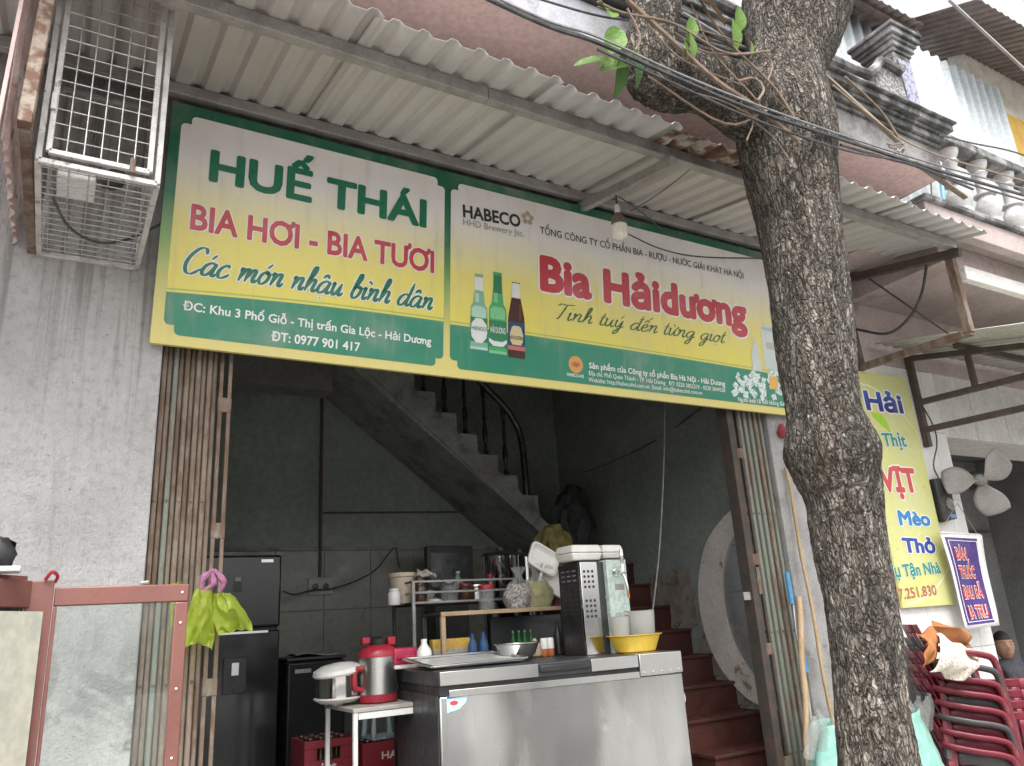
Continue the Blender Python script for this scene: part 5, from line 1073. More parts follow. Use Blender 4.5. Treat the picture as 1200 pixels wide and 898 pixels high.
# ---------------------------------------------------------------- fridge
frx = PY(329,651,2.0).x; frt = PY(329,651,2.0).z
M_FRG = pm('dark_glossy_fridge', (.028,.029,.031), .12, 0, (.024,.025,.027), 2, fine=.03, rvar=.05)
fg = thing('refrigerator', 'tall glossy black two-door refrigerator at the left back of the shop', 'refrigerator', (frx-.34,2.3,FL))
zs = PY(300,737,2.0).z
MB().box((frx-.7,2.02,FL+.04),(frx-.003,2.66,frt-.004)).build('cabinet', M_BLACK, fg, bevel=.01)
MB().box((frx-.7,1.96,zs+.008),(frx,2.0195,frt)).build('freezer_door', M_FRG, fg, bevel=.016, seg=3)
fd = MB().box((frx-.7,1.96,FL+.05),(frx,2.0195,zs-.012)).build('fridge_door', M_FRG, fg, bevel=.016, seg=3)
MB().box((frx-.68,1.952,zs-.03),(frx-.08,1.962,zs-.012)).build('door_grip', M_STEEL, fg, bevel=.002)
d1, d2 = PY(262,772,1.955), PY(288,812,1.955)
MB().box((d1.x,1.951,d2.z),(d2.x,1.9595,d1.z)).build('water_dispenser', M_BLACK, fd, bevel=.003)
MB().box((d1.x+.05,1.946,(d1.z+d2.z)/2),(d2.x-.05,1.9505,d1.z-.03)).build('dispenser_tap', M_STEEL, fd, bevel=.003)
l1, l2 = PY(274,675,1.955), PY(284,694,1.955); MB().box((l1.x,1.9575,l2.z),(l2.x,1.9597,l1.z)).build('energy_label', M_CHAR, fg); MB().box((l1.x+.01,1.956,l1.z-.035),(l2.x-.01,1.9573,l1.z-.01)).build('label_mark', M_GALV, fg)
MB().box((frx-.14,1.957,frt-.05),(frx-.06,1.9597,frt-.03)).build('badge', M_STEEL, fg)
sf = thing('mini_fridge', 'low black mini fridge with folded papers on top beside the tall fridge', 'refrigerator', PY(345,800,2.05))
s1, s2 = PY(337,772,2.0), PY(404,772,2.0)
MB().box((s1.x,2.05,FL+.03),(s2.x,2.6,s1.z-.02)).build('cabinet', M_BLACK, sf, bevel=.008)
MB().box((s1.x,1.99,FL+.05),(s2.x,2.0495,s1.z-.03)).build('door', M_FRG, sf, bevel=.012)
MB().box((s1.x-.006,1.985,s1.z-.0195),(s2.x+.006,2.61,s1.z)).build('top_panel', M_CHAR, sf, bevel=.006)
MB().box((s1.x+.05,1.986,s1.z-.1),(s1.x+.16,1.9895,s1.z-.075)).build('badge', M_GALV, sf)
pp_ = V(((s1.x+s2.x)/2+.03,2.2,s1.z+.001)); MB().grid(lambda i, j: pp_+V(((i-.5)*.3,(j-.5)*.25,.012+.012*math.sin(i*6+j*3))), 8, 6).build('folded_paper', pm('newsprint', (.35,.35,.34), .8), org=pp_, label='crumpled grey paper lying on the mini fridge', cat='paper', solid=.004)
# ---------------------------------------------------------------- small table with cookers
TZ = 1.13
ta1, ta2 = PZ(360,812,TZ), PZ(414,831,TZ)
tbx0, tby0, tby1 = ta2.x, ta2.y, max(ta1.y, ta2.y+.35)
tbl = thing('small_table', 'small pale-topped metal table holding two cookers beside the freezer', 'table', (ta2.x,ta2.y,FL))
MB().box((ta2.x-.0,tby0,TZ-.022),(ta2.x+.72,tby0+.5,TZ)).build('table_top', pm('worn_laminate', (.42,.4,.37), .4, 0, (.33,.31,.28), 8), tbl, bevel=.004)
for x in (ta2.x+.015, ta2.x+.7):
    for y in (tby0+.015, tby0+.48): MB().bar((x,y,FL),(x,y,TZ-.0225),.024,.024).build('leg', M_WHITEP, tbl, bevel=.003)
MB().bar((ta2.x+.03,tby0+.012,TZ-.04),(ta2.x+.68,tby0+.012,TZ-.04),.02,.03).build('apron', M_WHITEP, tbl)
rcx = PY(396,800,tby0+.3); c = V((rcx.x,tby0+.3,TZ+.001)); r = .125
rc = thing('rice_cooker', 'round steel rice cooker with tilted white lid on the small table', 'rice cooker', c)
MB().lathe([(.03,0),(.03,.012),(r*.75,.014),(r+.005,.035),(r+.005,.042)], c, 28).build('cooker_base', M_WHITEPL, rc)
MB().lathe([(r*.93,.0425),(r*.93,.15),(r*.95,.155)], c, 28).build('pot', M_CHROME, rc)
q_ = V((0,0,1)).rotation_difference(V((-.12,-.05,1)).normalized()); mb = MB(Matrix.Translation(c+V((0,0,.16))) @ q_.to_matrix().to_4x4())
mb.lathe([(r+.004,0),(r+.012,.01),(r+.006,.03),(r*.7,.05),(.03,.058)], (0,0,0), 28).build('lid', M_WHITEPL, rc)
c = V((PY(443,800,tby0+.22).x,tby0+.22,TZ+.001)); r = .105
pc = thing('pressure_cooker', 'red and steel electric pressure cooker on the small table', 'pressure cooker', c)
MB().lathe([(r*.9,0),(r,.008),(r+.004,.045)], c, 28).build('cooker_base', M_RED, pc); MB().lathe([(r,.0455),(r,.235)], c, 28).build('body', M_STEEL, pc)
MB().lathe([(r+.004,.2355),(r+.004,.26),(r*.85,.285),(.05,.3)], c, 28).build('lid', M_RED, pc); MB().lathe([(.045,.3005),(.05,.33),(.03,.345)], c, 18).build('lid_knob', M_BLACK, pc)
MB().tube(crom([c+V((-.1,-.02,.18)),c+V((-.14,-.03,.175)),c+V((-.142,-.03,.09)),c+V((-.1,-.02,.07))],5), .014, 8).build('handle', M_RED, pc)
MB().box(c+V((-.1,-.03,.305)),c+V((-.05,.02,.345))).build('valve', M_RED, pc, bevel=.01); MB().box(c+V((.05,-.03,.29)),c+V((.1,.02,.34))).build('valve', M_RED, pc, bevel=.01)
for (dx, dy) in ((-.07,-.06),(.07,-.06)): MB().lathe([(.015,-.02),(.018,0)], c+V((dx,dy,0)), 10).build('foot', M_RED, pc)
# ---------------------------------------------------------------- beer crates
M_CRATE = pm('crate_red', (.33,.03,.045), .45, 0, (.27,.027,.04), 4, dirt=(.14,.03,.03), dscale=6, fine=.05)
def crate(px0, px1, pyt, y, label, word, zt5=None, stackz=None):
    a, b = PY(px0,pyt,y), PY(px1,pyt,y); z1 = zt5 or a.z; w_ = b.x-a.x; dp = .3; h = .3; z0 = z1-h; t_ = .014
    t = thing('beer_crate', label, 'crate', (a.x,y,z0), 'red beer crates under the table')
    mb = MB(); hw = .045
    # front wall with hand hole
    mx = (a.x+b.x)/2
    if word == 'HAN': mb.box((a.x,y,z0),(b.x,y+t_,z1))
    else:
      for lo, hi in (((a.x,y,z0),(b.x,y+t_,z1-.11)),((a.x,y,z1-.045),(b.x,y+t_,z1)),((a.x,y,z1-.1095),(mx-.07,y+t_,z1-.0455)),((mx+.07,y,z1-.1095),(b.x,y+t_,z1-.0455))): mb.box(lo, hi)
    mb.build('front_wall', M_CRATE, t, bevel=.002)
    for lo, hi, nm in (((a.x,y+t_+.0005,z0),(a.x+t_,y+dp,z1),'side_wall'),((b.x-t_,y+t_+.0005,z0),(b.x,y+dp,z1),'side_wall'),((a.x+t_+.0005,y+dp-t_,z0),(b.x-t_-.0005,y+dp,z1),'back_wall'),((a.x+t_+.0005,y+t_+.0005,z0),(b.x-t_-.0005,y+dp-t_-.0005,z0+.01),'bottom')): MB().box(lo, hi).build(nm, M_CRATE, t, bevel=.002)
    if word:
        v_, f_ = textmesh(word, .03); xa, xb = min(p[0] for p in v_), max(p[0] for p in v_)
        s_ = (w_*.34 if len(word) == 3 and word != 'HAN' else w_*.5)/(xb-xa); x0_ = mx-(xb-xa)*s_/2 if word != 'HAN' else a.x+w_*.38
        mb = MB(); mb.add([(x0_+(p[0]-xa)*s_, y-.001-p[2], z1-(.1 if word == 'HAN' else .17)+p[1]*s_*.75) for p in v_], f_); mb.build('lettering', M_TW, t, smooth=False)
    for i in range(4):
        for j in range(3):
            c = V((a.x+.05+(w_-.1)*i/3, y+.055+(dp-.11)*j/2, z0+.012)); 
            MB().lathe([(.028,0),(.028,.15),(.012,.22),(.012,.27),(.014,.275),(.013,.29)], c, 10).build('bottle', M_BROWNG, t)
            MB().lathe([(.0145,.2905),(.0145,.297),(.01,.3)], c, 10).build('bottle_cap', M_STEEL, t)
    return z0, t
z0, _ = crate(357,413,870,1.32,'red beer crate full of bottles left of the white table leg','jut')
crate(357,413,870,1.34,'lower red beer crate beneath the one left of the table leg',None,zt5=z0-.001)
z0, _ = crate(425,482,872,1.36,'red beer crate lettered HAN half hidden by the freezer','HAN')
crate(425,482,872,1.38,'lower red beer crate beneath the crate lettered HAN',None,zt5=z0-.001)
so_ = thing('plastic_stool', 'pale blue plastic stool perched on the crate under the table', 'stool', PY(445,865,1.5))
sc0 = PY(446,866,1.52); M_PBL = pm('pale_blue_plastic', (.42,.52,.56), .45, 0, (.38,.47,.5), 4, fine=.03)
MB().box(sc0+V((-.09,-.09,.0)),sc0+V((.12,.12,.02))).build('seat', M_PBL, so_, bevel=.01)
for dx in (-.075,.1):
    for dy in (-.075,.1): MB().tube([sc0+V((dx,dy,.02)),sc0+V((dx*.9,dy*.9,.19))], [.018,.012], 8).build('leg', M_PBL, so_)
# ================================================================ neighbouring house on the right
nbh = thing('neighbour_house', 'neighbouring house with white tiled pillar, dusty pink beams and upstairs balustrade', 'building', (6.8,0,0))
PXR = 6.375                                            # right edge of the tiled pillar
part('pillar_core', M_GROUT, nbh, (4.985,.012,0), (PXR-.006,.5,3.33))
pcore = nbh
x_ = 5.0; ti = 0
while x_ < PXR-.05:
    w_ = min(.60, PXR-x_)
    for j in range(6):
        z0 = -.02+j*.56+.02
        if z0 > 3.3: break
        MB().box((x_+.0015,0,z0+.0015),(x_+w_-.0015,.0115,min(z0+.5585,3.33))).build('wall_tile', M_WTILE, nbh, bevel=.0015)
    x_ += w_
for j in range(6):
    z0 = j*.56
    MB().box((PXR-.0055,.014,z0+.0015),(PXR+.004,.49,min(z0+.5585,3.33))).build('wall_tile', M_WTILE, nbh, bevel=.0015)
M_PANEL = pm('white_board', (.6,.59,.56), .6, 0, (.54,.53,.5), 2, dirt=(.4,.37,.33), dscale=3, dlo=.58, dhi=.8)
x_ = PXR+.006
for i in range(7):
    MB().box((x_+.003,.02,2.78),(x_+.517,.05,3.34)).build('lintel_panel', M_PANEL, nbh, bevel=.002); x_ += .52
part('lintel', M_PANEL, nbh, (PXR+.006,.052,2.775), (10.2,.5,3.9))
part('upper_wall', M_PINK2, nbh, (4.985,.002,3.335), (10.2,.05,4.06))
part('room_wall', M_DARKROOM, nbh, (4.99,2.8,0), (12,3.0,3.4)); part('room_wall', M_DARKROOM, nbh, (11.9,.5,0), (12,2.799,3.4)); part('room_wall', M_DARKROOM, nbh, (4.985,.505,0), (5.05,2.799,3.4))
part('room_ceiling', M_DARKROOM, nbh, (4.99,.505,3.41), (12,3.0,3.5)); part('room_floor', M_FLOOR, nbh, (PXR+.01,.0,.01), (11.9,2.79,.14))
part('room_shelf_line', M_DKST, nbh, (PXR+.3,2.75,2.35), (11.8,2.798,2.38))
# balcony of the neighbour
BZ = 4.02
part('balcony_slab', M_PINK2, nbh, (5.0,-.92,BZ), (10.2,.0,BZ+.12))
part('edge_beam', M_PINK2, nbh, (5.0,-1.0,BZ-.06), (10.2,-.921,BZ+.12), .006)
part('white_beam', pm('white_beam_paint', (.66,.64,.62), .7, 0, (.58,.56,.54), 3), nbh, (5.6,-.86,3.71), (10.2,-.8,3.82), .006)
part('beam_soffit', M_PINK2, nbh, (5.42,-.795,3.84), (10.2,-.003,BZ-.001), .006)
part('balcony_ledge', M_MOULD, nbh, (4.99,-1.03,BZ+.1205), (10.2,-.84,BZ+.17), .012)
M_BAL = pm('whitewashed_concrete', (.55,.54,.53), .85, 0, (.44,.43,.42), 6, dirt=(.2,.19,.18), dscale=7, dlo=.55, dhi=.75, bump=.3)
bprof = [(.075,0),(.075,.04),(.055,.05),(.068,.075),(.09,.13),(.088,.17),(.06,.235),(.052,.25),(.078,.258),(.078,.272),(.045,.284),(.042,.42),(.06,.45),(.045,.47),(.07,.52),(.075,.55)]
bx0 = PY(1128,240,-.95).x
for i in range(9): MB().lathe(bprof, (bx0+.39*i,-.94,BZ+.171), 18).build('baluster', M_BAL, nbh)
part('balustrade_rail', M_MOULD, nbh, (4.99,-1.03,BZ+.7215), (10.2,-.85,BZ+.8), .012)
# upstairs wall of ribbed sheet, blue pipe, yellow wall
upw = thing('upstairs_screen', 'pale ribbed sheet screen upstairs behind the balustrade', 'screen', (6.2,.3,4.2))
M_PSH = pm('pale_blue_sheet', (.46,.49,.5), .7, 0, (.4,.43,.44), 2)
sheet(lambda u, v, d: V((4.95+u, .1-d, 4.15+3.15*v)), 25, .175, 1, h=.045, nl=2).build('screen_sheet', M_PSH, upw, solid=.002, ang=25)
MB().tube([PY(1103,205,-.3),PY(1108,255,-.3)], .022, 12).build('blue_pipe', pm('blue_pvc', (.16,.36,.62), .4), org=PY(1105,230,-.3), label='upright blue plastic pipe behind the balustrade', cat='pipe')
MB().tube(crom([PY(1091,215,-.5),PY(1092,240,-.5),PY(1090,262,-.5)],4), .007, 6).build('drop_cable', M_CABLE, org=PY(1091,240,-.5), label='black cable dropping beside the upright blue pipe', cat='cable')
yw = thing('yellow_house', 'far yellow and cream house wall seen beyond the balustrade', 'building', (10,1.2,3.5))
part('wall', pm('cream_wall', (.75,.72,.64), .8), yw, (9.26,.3,4.2), (14,.5,6.7)); part('wall_band', pm('orange_wall', (.8,.5,.12), .8), yw, (9.26,.295,6.701), (14,.5,7.3)); part('wall_top', MATS['cream_wall'], yw, (9.26,.3,7.301), (14,.5,8.2))
# upper sheet roofs
ur = thing('upper_roof', 'brown corrugated upper roof high over the balcony pillar', 'roof', (5,0,6.5))
M_UR = pm('brown_sheet', (.2,.165,.15), .7, 0, (.14,.11,.1), 3, dirt=(.3,.26,.24), dscale=5)
sheet(lambda u, v, d: V((3.6+u, .25-.45*v, 7.4-.15*v+d)), 29, .13, 1, h=.02, nl=3).build('roof_sheet', M_UR, ur, solid=.002, ang=25)
sheet(lambda u, v, d: V((8.0+u, .6-1.1*v, 8.1-.5*v+d)), 30, .13, 1, h=.02, nl=3).build('roof_sheet', M_UR, ur, solid=.002, ang=25)
MB().bar((3.6,-.1,7.22),(7.4,-.1,7.22),.05,.05).build('purlin', M_DKST, ur)
MB().bar(PY(1112,0,-.9),PY(1215,95,-.9),.022,.022).build('stay_bar', M_GALV, ur)
# neighbour's awning bracket and sheet
nba = thing('awning_bracket', 'brown steel bracket frame of the neighbouring awning beside the yellow signboard', 'bracket', (6.05,0,2.7))
XB = 6.04
def bx(p0, p1, w_=.045, nm='bracket_bar'): MB().bar(p0, p1, w_, w_).build(nm, M_DKST, nba, bevel=.003)
bx((XB,-.026,3.44),(XB,-.026,2.66),.05,'wall_post')
bx((XB,-.055,3.41),(XB,-1.3,3.14)); bx((XB,-.052,3.03),(XB,-1.3,2.99)); bx((XB,-.05,2.8),(XB,-1.3,2.765))
bx((XB,-.5,3.29),(XB,-.5,3.04),.04,'strut')
bx((XB,-1.3,3.16),(XB,-1.3,2.75),.04,'strut')
bx((9.5,-.055,3.41),(9.5,-1.3,3.14)); 
nas = thing('neighbour_awning', 'pale sheet awning of the neighbouring shop sloping over the bracket', 'awning', (7.5,-.7,3.4))
sheet(lambda u, v, d: V((5.55+u, -.06-1.35*v, 3.475-.29*v+d)), 34, .13, 1, h=.02, nl=3).build('awning_sheet', pm('cream_sheet', (.5,.5,.44), .5, 0, (.44,.44,.39), 3, dirt=(.25,.23,.2)), nas, solid=.002, ang=25)
for y in (-.5,-1.25): MB().bar((5.9,y,3.475-.29*(-y-.06)/1.35-.03),(10,y,3.475-.29*(-y-.06)/1.35-.03),.04,.04).build('purlin', M_DKST, nas)
# loose leads round the bracket
MB().tube(crom([PX(1087,305,5.36),PX(1080,345,5.36),PX(1066,372,5.36),PX(1040,391,5.36),PX(1003,386,5.36)],6), .011, 7).build('hanging_hose', M_CABLE, org=PX(1066,372,5.36), label='black hose hanging in a loop inside the awning end frame', cat='hose')
MB().tube(crom([PY(1080,474,-.06),PY(1094,500,-.06),PY(1098,520,-.06),PY(1094,545,-.06),PY(1100,561,-.07)],6), .006, 6).build('pillar_lead', M_CABLE, org=PY(1096,520,-.06), label='black lead running down the tiled pillar to the control box', cat='cable')
# ================================================================ control box and fan
cbx = thing('control_box', 'black control box with round dial hung on the tiled pillar edge', 'control box', PY(1107,585,-.06))
k0 = PY(1095,561,-.07); PLc = Plane(k0, PY(1113,561,-.07)-k0, k0-PY(1106,611,-.07))
q4 = [PLc.w(*PLc.hit(*p)) for p in ((1095,561),(1112,560),(1122,608),(1107,612))]
MB().hexa(q4, (0,.05,0)).build('case', M_BLACK, cbx, bevel=.006)
du_, dv_ = PLc.hit(1113,591); MB().lathe([(.05,0),(.05,.006),(.038,.009)], PLc.w(du_,dv_), 20, PLc.n).build('dial', pm('dial_face', (.1,.1,.09), .4, 0, (.3,.27,.2), 70, .5, .6), cbx)
du_, dv_ = PLc.hit(1117,605); mb = MB(); mb.hexa([PLc.w(du_-.04,dv_-.015,.0005),PLc.w(du_+.03,dv_-.015,.0005),PLc.w(du_+.03,dv_+.015,.0005),PLc.w(du_-.04,dv_+.015,.0005)], PLc.n*.004); mb.build('name_plate', pm('blue_plate', (.1,.2,.4), .4), cbx)
fan = thing('wall_fan', 'wall fan with three pale grey blades beside the neighbouring opening', 'fan', PY(1147,567,-.2))
fc = PY(1148,563,-.25); fax = V((-.65,-.75,-.02)).normalized(); fe = V((0,0,1)).cross(fax).normalized(); fu_ = fax.cross(fe)
M_FAN = pm('dusty_fan_blade', (.3,.28,.26), .5, 0, (.25,.23,.21), 6)
for k, ang in enumerate((165,25,-88)):
    a0 = math.radians(ang); mb = MB()
    def bl_(i, j):
        r_ = .03+.25*i; w_ = (.25+1.0*math.sin(math.pi*min(1,.15+i*.72))**.8)*.62; th = a0+(j-.5)*w_*(1-.25*i)*1.9+.25*i
        return fc+fe*(r_*math.cos(th))+fu_*(r_*math.sin(th))+fax*(.02+.05*(j-.5))
    mb.grid(bl_, 10, 8); mb.build('blade', M_FAN, fan, solid=.004)
MB().lathe([(.045,-.02),(.045,.03),(.03,.04),(.01,.045)], fc, 20, fax).build('hub', pm('fan_hub', (.2,.19,.18), .5), fan)
MB().lathe([(.03,-.15),(.075,-.14),(.085,-.06),(.06,-.025)], fc, 20, fax).build('motor', M_BLACK, fan)
mtr = fc-fax*.1
MB().tube(crom([mtr, mtr+V((-.1,.08,.0)), PY(1107,562,-.03)],5), .016, 8).build('mount_arm', M_BLACK, fan)
# ================================================================ person in the neighbouring room
def person():
    hp = PY(1176,757,.35)
    t = thing('person', 'person in a dark grey shirt sitting in the dim room behind the stacked chairs', 'person', (hp.x+.1,.45,.14))
    S = hp.z; body = [((0,0,-.62),.15),((0,0,-.45),.15),((0,0,-.27),.17),((0,0,-.17),.09),((0,-.01,-.1),.052),
         ((.16,0,-.2),.075),((.25,-.02,-.42),.052),((.2,-.22,-.55),.04),((.14,-.34,-.55),.032),
         ((-.16,0,-.2),.075),((-.25,-.02,-.42),.052),((-.2,-.22,-.55),.04),((-.14,-.34,-.55),.032),
         ((.1,-.06,-.66),.095),((.14,-.42,-.62),.075),((.14,-.42,-.9),.05),((-.1,-.06,-.66),.095),((-.14,-.42,-.62),.075),((-.14,-.42,-.9),.05)]
    ed = [(0,1),(1,2),(2,3),(3,4),(3,5),(5,6),(6,7),(7,8),(3,9),(9,10),(10,11),(11,12),(0,13),(13,14),(14,15),(0,16),(16,17),(17,18)]
    rz = Matrix.Rotation(math.radians(-38), 3, 'Z')
    o0 = ORG[t.name]
    me = bpy.data.meshes.new('body'); me.from_pydata([tuple(hp+rz @ V(p)-o0) for p, r in body], ed, [])
    o = bpy.data.objects.new('body', me); COL.objects.link(o); o.parent = t; ORG[o.name] = o0
    sk_ = o.modifiers.new('skin', 'SKIN')
    for i, (p, r) in enumerate(body): me.skin_vertices[0].data[i].radius = (r, r*.8)
    me.skin_vertices[0].data[0].use_root = True
    ss_ = o.modifiers.new('sub', 'SUBSURF'); ss_.levels = 2; ss_.render_levels = 2
    me.materials.append(pm('dark_grey_shirt', (.07,.072,.085), .9, 0, (.05,.05,.06), 8, bump=.2))
    M_SK = pm('skin', (.36,.2,.13), .5, 0, (.31,.165,.105), 8, fine=.04, sss=.1)
    bm_ = bmesh.new(); bmesh.ops.create_uvsphere(bm_, u_segments=32, v_segments=24, radius=1); mb = MB(); vs_ = []
    def bmp(v, c, s, a): d = (v-V(c)); return a*math.exp(-d.length_squared/(s*s))
    for v in bm_.verts:
        p = v.co.copy(); x, y, z = p
        w_ = 1-.18*max(0,-z)**1.5
        q = V((x*.076*w_, y*.092, z*.115))
        f_ = 1
        dn = bmp(p, (0,-1,-.1), .2, .022)+bmp(p, (0,-.95,-.55), .25, .006)+bmp(p, (0,-.88,-.85), .3, .012)-bmp(p, (.38,-.9,.08), .18, .009)-bmp(p, (-.38,-.9,.08), .18, .009)+bmp(p, (.38,-.88,.3), .25, .005)+bmp(p, (-.38,-.88,.3), .25, .005)
        q.y -= dn; vs_.append(hp+rz @ q)
    mb.add(vs_, [tuple(v.index for v in f.verts) for f in bm_.faces]); bm_.free()
    hd = mb.build('head', M_SK, t, ang=180)
    for s in (-1,1):
        MB().lathe([(.001,-.004),(.006,-.002),(.005,.001)], hp+rz @ V((s*.029,-.083,.012)), 12, rz @ V((0,-1,0)), sy=.6).build('eye', M_BLACK, hd)
        MB().bar(hp+rz @ V((s*.014,-.089,.034)), hp+rz @ V((s*.046,-.08,.036)), .003, .004).build('eyebrow', M_BLACK, hd)
        MB().lathe([(.002,-.006),(.022,-.003),(.026,.003),(.012,.008)], hp+rz @ V((s*.076,.005,-.005)), 14, rz @ V((s,-.3,0)), sx=.7, sy=1.25).build('ear', M_SK, hd)
    MB().bar(hp+rz @ V((-.022,-.088,-.062)), hp+rz @ V((.022,-.088,-.062)), .004, .007).build('mouth', pm('lip', (.25,.09,.07), .5), hd)
    bm_ = bmesh.new(); bmesh.ops.create_uvsphere(bm_, u_segments=28, v_segments=18, radius=1); mb = MB(); vs_ = []; fs_ = []
    for v in bm_.verts:
        x, y, z = v.co; lim = .46 if y < -.35 else (.46-.95*(y+.35)/1.35)
        zz = max(z, lim-.05); k_ = math.sqrt(max(.001,1-zz*zz))/max(.001, math.sqrt(max(.001,1-z*z))) if z < lim-.05 else 1
        vs_.append(hp+rz @ V((x*min(k_,1.02)*.081, y*min(k_,1.02)*.098+.004, zz*.122+.002)))
    mb.add(vs_, [tuple(v.index for v in f.verts) for f in bm_.faces]); bm_.free()
    mb.build('hair', pm('black_hair', (.012,.011,.01), .6, 0, (.02,.018,.016), 40), hd, ang=180)
    for s in (-1,1):
        c_ = hp+rz @ V((s*.14,-.46,-.93)); MB().lathe([(.045,-.03),(.05,0),(.03,.03)], c_, 12, sy=1.6).build('shoe', M_BLACK, t)
        h0 = hp+rz @ V((s*.13,-.38,-.56)); mb = MB(); mb.lathe([(.02,0),(.034,.03),(.036,.07),(.03,.085)], h0, 12, rz @ V((-s*.2,-1,-.1)), sy=.5)
        hn = mb.build('hand', M_SK, t)
        for k in range(4): MB().tube(crom([h0+rz @ V((s*(.022-.016*k)-s*.012,-.08,0)), h0+rz @ V((s*(.024-.018*k)-s*.02,-.12,-.004)), h0+rz @ V((s*(.024-.018*k)-s*.022,-.15-.008*(k in (1,2)),-.025))],3), [.0085]*6+[.007], 8).build('finger', M_SK, hn)
        MB().tube(crom([h0+rz @ V((-s*.03,-.03,0)), h0+rz @ V((-s*.058,-.06,.002)), h0+rz @ V((-s*.06,-.09,-.008))],3), .009, 8).build('finger', M_SK, hn)
    st2 = thing('plastic_stool', 'low red plastic stool under the seated person', 'stool', (hp.x,.4,.14)); z_ = hp.z-.77
    b0 = hp+rz @ V((0,0,0))
    MB().lathe([(.13,z_-.03),(.15,z_-.02),(.15,z_),(.12,z_+.004)], (b0.x,b0.y,0), 20).build('seat', M_RED, st2)
    for k in range(4):
        a = math.pi/4+k*math.pi/2; MB().tube([(b0.x+.1*math.cos(a),b0.y+.1*math.sin(a),z_-.02),(b0.x+.14*math.cos(a),b0.y+.14*math.sin(a),.14)], [.022,.016], 8).build('leg', M_RED, st2)
person()
# ================================================================ stacked plastic chairs
M_GREYP = pm('dark_grey_plastic', (.07,.062,.066), .4, 0, (.055,.05,.052), 5, fine=.05); M_RED2 = pm('wine_red_plastic', (.19,.018,.034), .4, 0, (.15,.014,.027), 5, fine=.05, dirt=(.26,.1,.1), dscale=9, dlo=.55, dhi=.8)
def chair(loc, rz, mat, label, group):
    """monobloc armchair, facing local +x"""
    t = thing('plastic_chair', label, 'chair', loc, group)
    M_ = Matrix.Translation(loc) @ Matrix.Rotation(rz, 4, 'Z') @ Matrix.Diagonal((.8,.8,.84,1))
    mb = MB(M_); mb.grid(lambda i, j: V((-.2+.42*i, (j-.5)*(.42+.06*i), .42+.02*math.cos(3*i)-.015*math.sin(math.pi*j)-.03*max(0,i-.85)*6-.09*(abs(j-.5) > .49)-.04*(i > .99))), 12, 12); mb.build('seat', mat, t, solid=.007)
    # backrest: frame with slots
    def bk(u, h): return V((-.2-.16*h-.05*math.cos(math.pi*(u-.5)*.9)+.05, (u-.5)*(.41+.02*h), .42+.44*h))
    mb = MB(M_)
    for (u0, u1, h0, h1) in ((0,.13,0,1),(.87,1,0,1),(.13,.87,.86,1),(.13,.87,0,.12))+tuple((.13+.148*k+.05,.13+.148*k+.148,.12,.86) for k in range(4)):
        mb.grid(lambda i, j: bk(u0+(u1-u0)*i, h0+(h1-h0)*j), 4, 6)
    mb.build('backrest', mat, t, solid=.008)
    for s in (-1,1):
        mb = MB(M_); pts = crom([(-.29,s*.205,.72),(-.22,s*.245,.70),(-.05,s*.275,.665),(.1,s*.28,.64),(.19,s*.27,.60),(.225,s*.255,.5),(.235,s*.25,.3),(.25,s*.26,0)],5); n_ = len(pts)
        def ar(i, j):
            k = min(n_-1, int(round(i*(n_-1)))); p = pts[k]; d = (pts[min(k+1,n_-1)]-pts[max(k-1,0)]).normalized(); side = V((0,1,0)); nn = d.cross(side).normalized(); a = (j-.5)*math.pi
            return p+side*(.036 if k < n_*.6 else .03)*math.sin(a)+nn*(-.042*math.cos(a))
        mb.grid(ar, n_-1, 6); mb.build('armrest', mat, t, solid=.006)
        mb = MB(M_); mb.hexa([(-.24,s*.2-.025,.45),(-.2,s*.2-.025,.43),(-.2,s*.2+.025,.43),(-.24,s*.2+.025,.45)], (-.07,s*.035,-.45)); mb.build('leg', mat, t, bevel=.005)
    return t
c0 = PY(1141,880,-.32); rzc = math.radians(-40)
cols = [M_RED2,M_RED2,M_GREYP,M_RED2,M_RED2,M_RED2,M_GREYP,M_RED2]
names = ['bottom','second','third','fourth','fifth','sixth','seventh','top']
for k in range(8):
    chair(V((c0.x+.004*k, -.32, .02+.084*k)), rzc, cols[k], ('dark grey' if cols[k] is M_GREYP else 'wine red')+' plastic armchair, '+names[k]+' of the stack draped with cloths', 'stacked armchairs in front of the tiled pillar')
c1 = PY(1186,880,-.4); names = ['bottom','second','third','top']
for k in range(4):
    chair(V((c1.x+.22, -.25, .02+.068*k)), math.radians(35), M_RED2, 'red plastic armchair, '+names[k]+' of the right hand stack', 'second stack of red chairs')
# cloths on the first stack
def cloth(label, mat, quad, seed, sag=.03, n=22, name='cloth'):
    q = [V(p) for p in quad]
    def fn(i, j):
        p = q[0].lerp(q[1], i).lerp(q[3].lerp(q[2], i), j)
        return p+V((noise.noise((i*2.2+seed,j*2.2,1))*sag, noise.noise((i*2.4,j*2.4+seed,5))*sag-.05*math.sin(j*math.pi), noise.noise((i*2.5+seed,j*2,9))*sag+.008*math.sin(14*i+5*j)))
    return MB().grid(fn, n, n).build(name, mat, org=q[0], label=label, cat='cloth', solid=.004)
def oc(px, py, y): return PY(px, py, y)
cloth('orange rag hung over the top left corner of the chair stack', pm('orange_rag', (.42,.17,.06), .95, 0, (.34,.13,.045), 8, bump=.4), [oc(1077,752,-.5),oc(1096,726,-.48),oc(1132,742,-.38),oc(1136,758,-.38)], 2, .05)
cloth('orange rag end hanging down at the left of the chair stack', MATS['orange_rag'], [oc(1076,745,-.52),oc(1094,733,-.5),oc(1094,772,-.54),oc(1081,782,-.54)], 6, .04, 12)
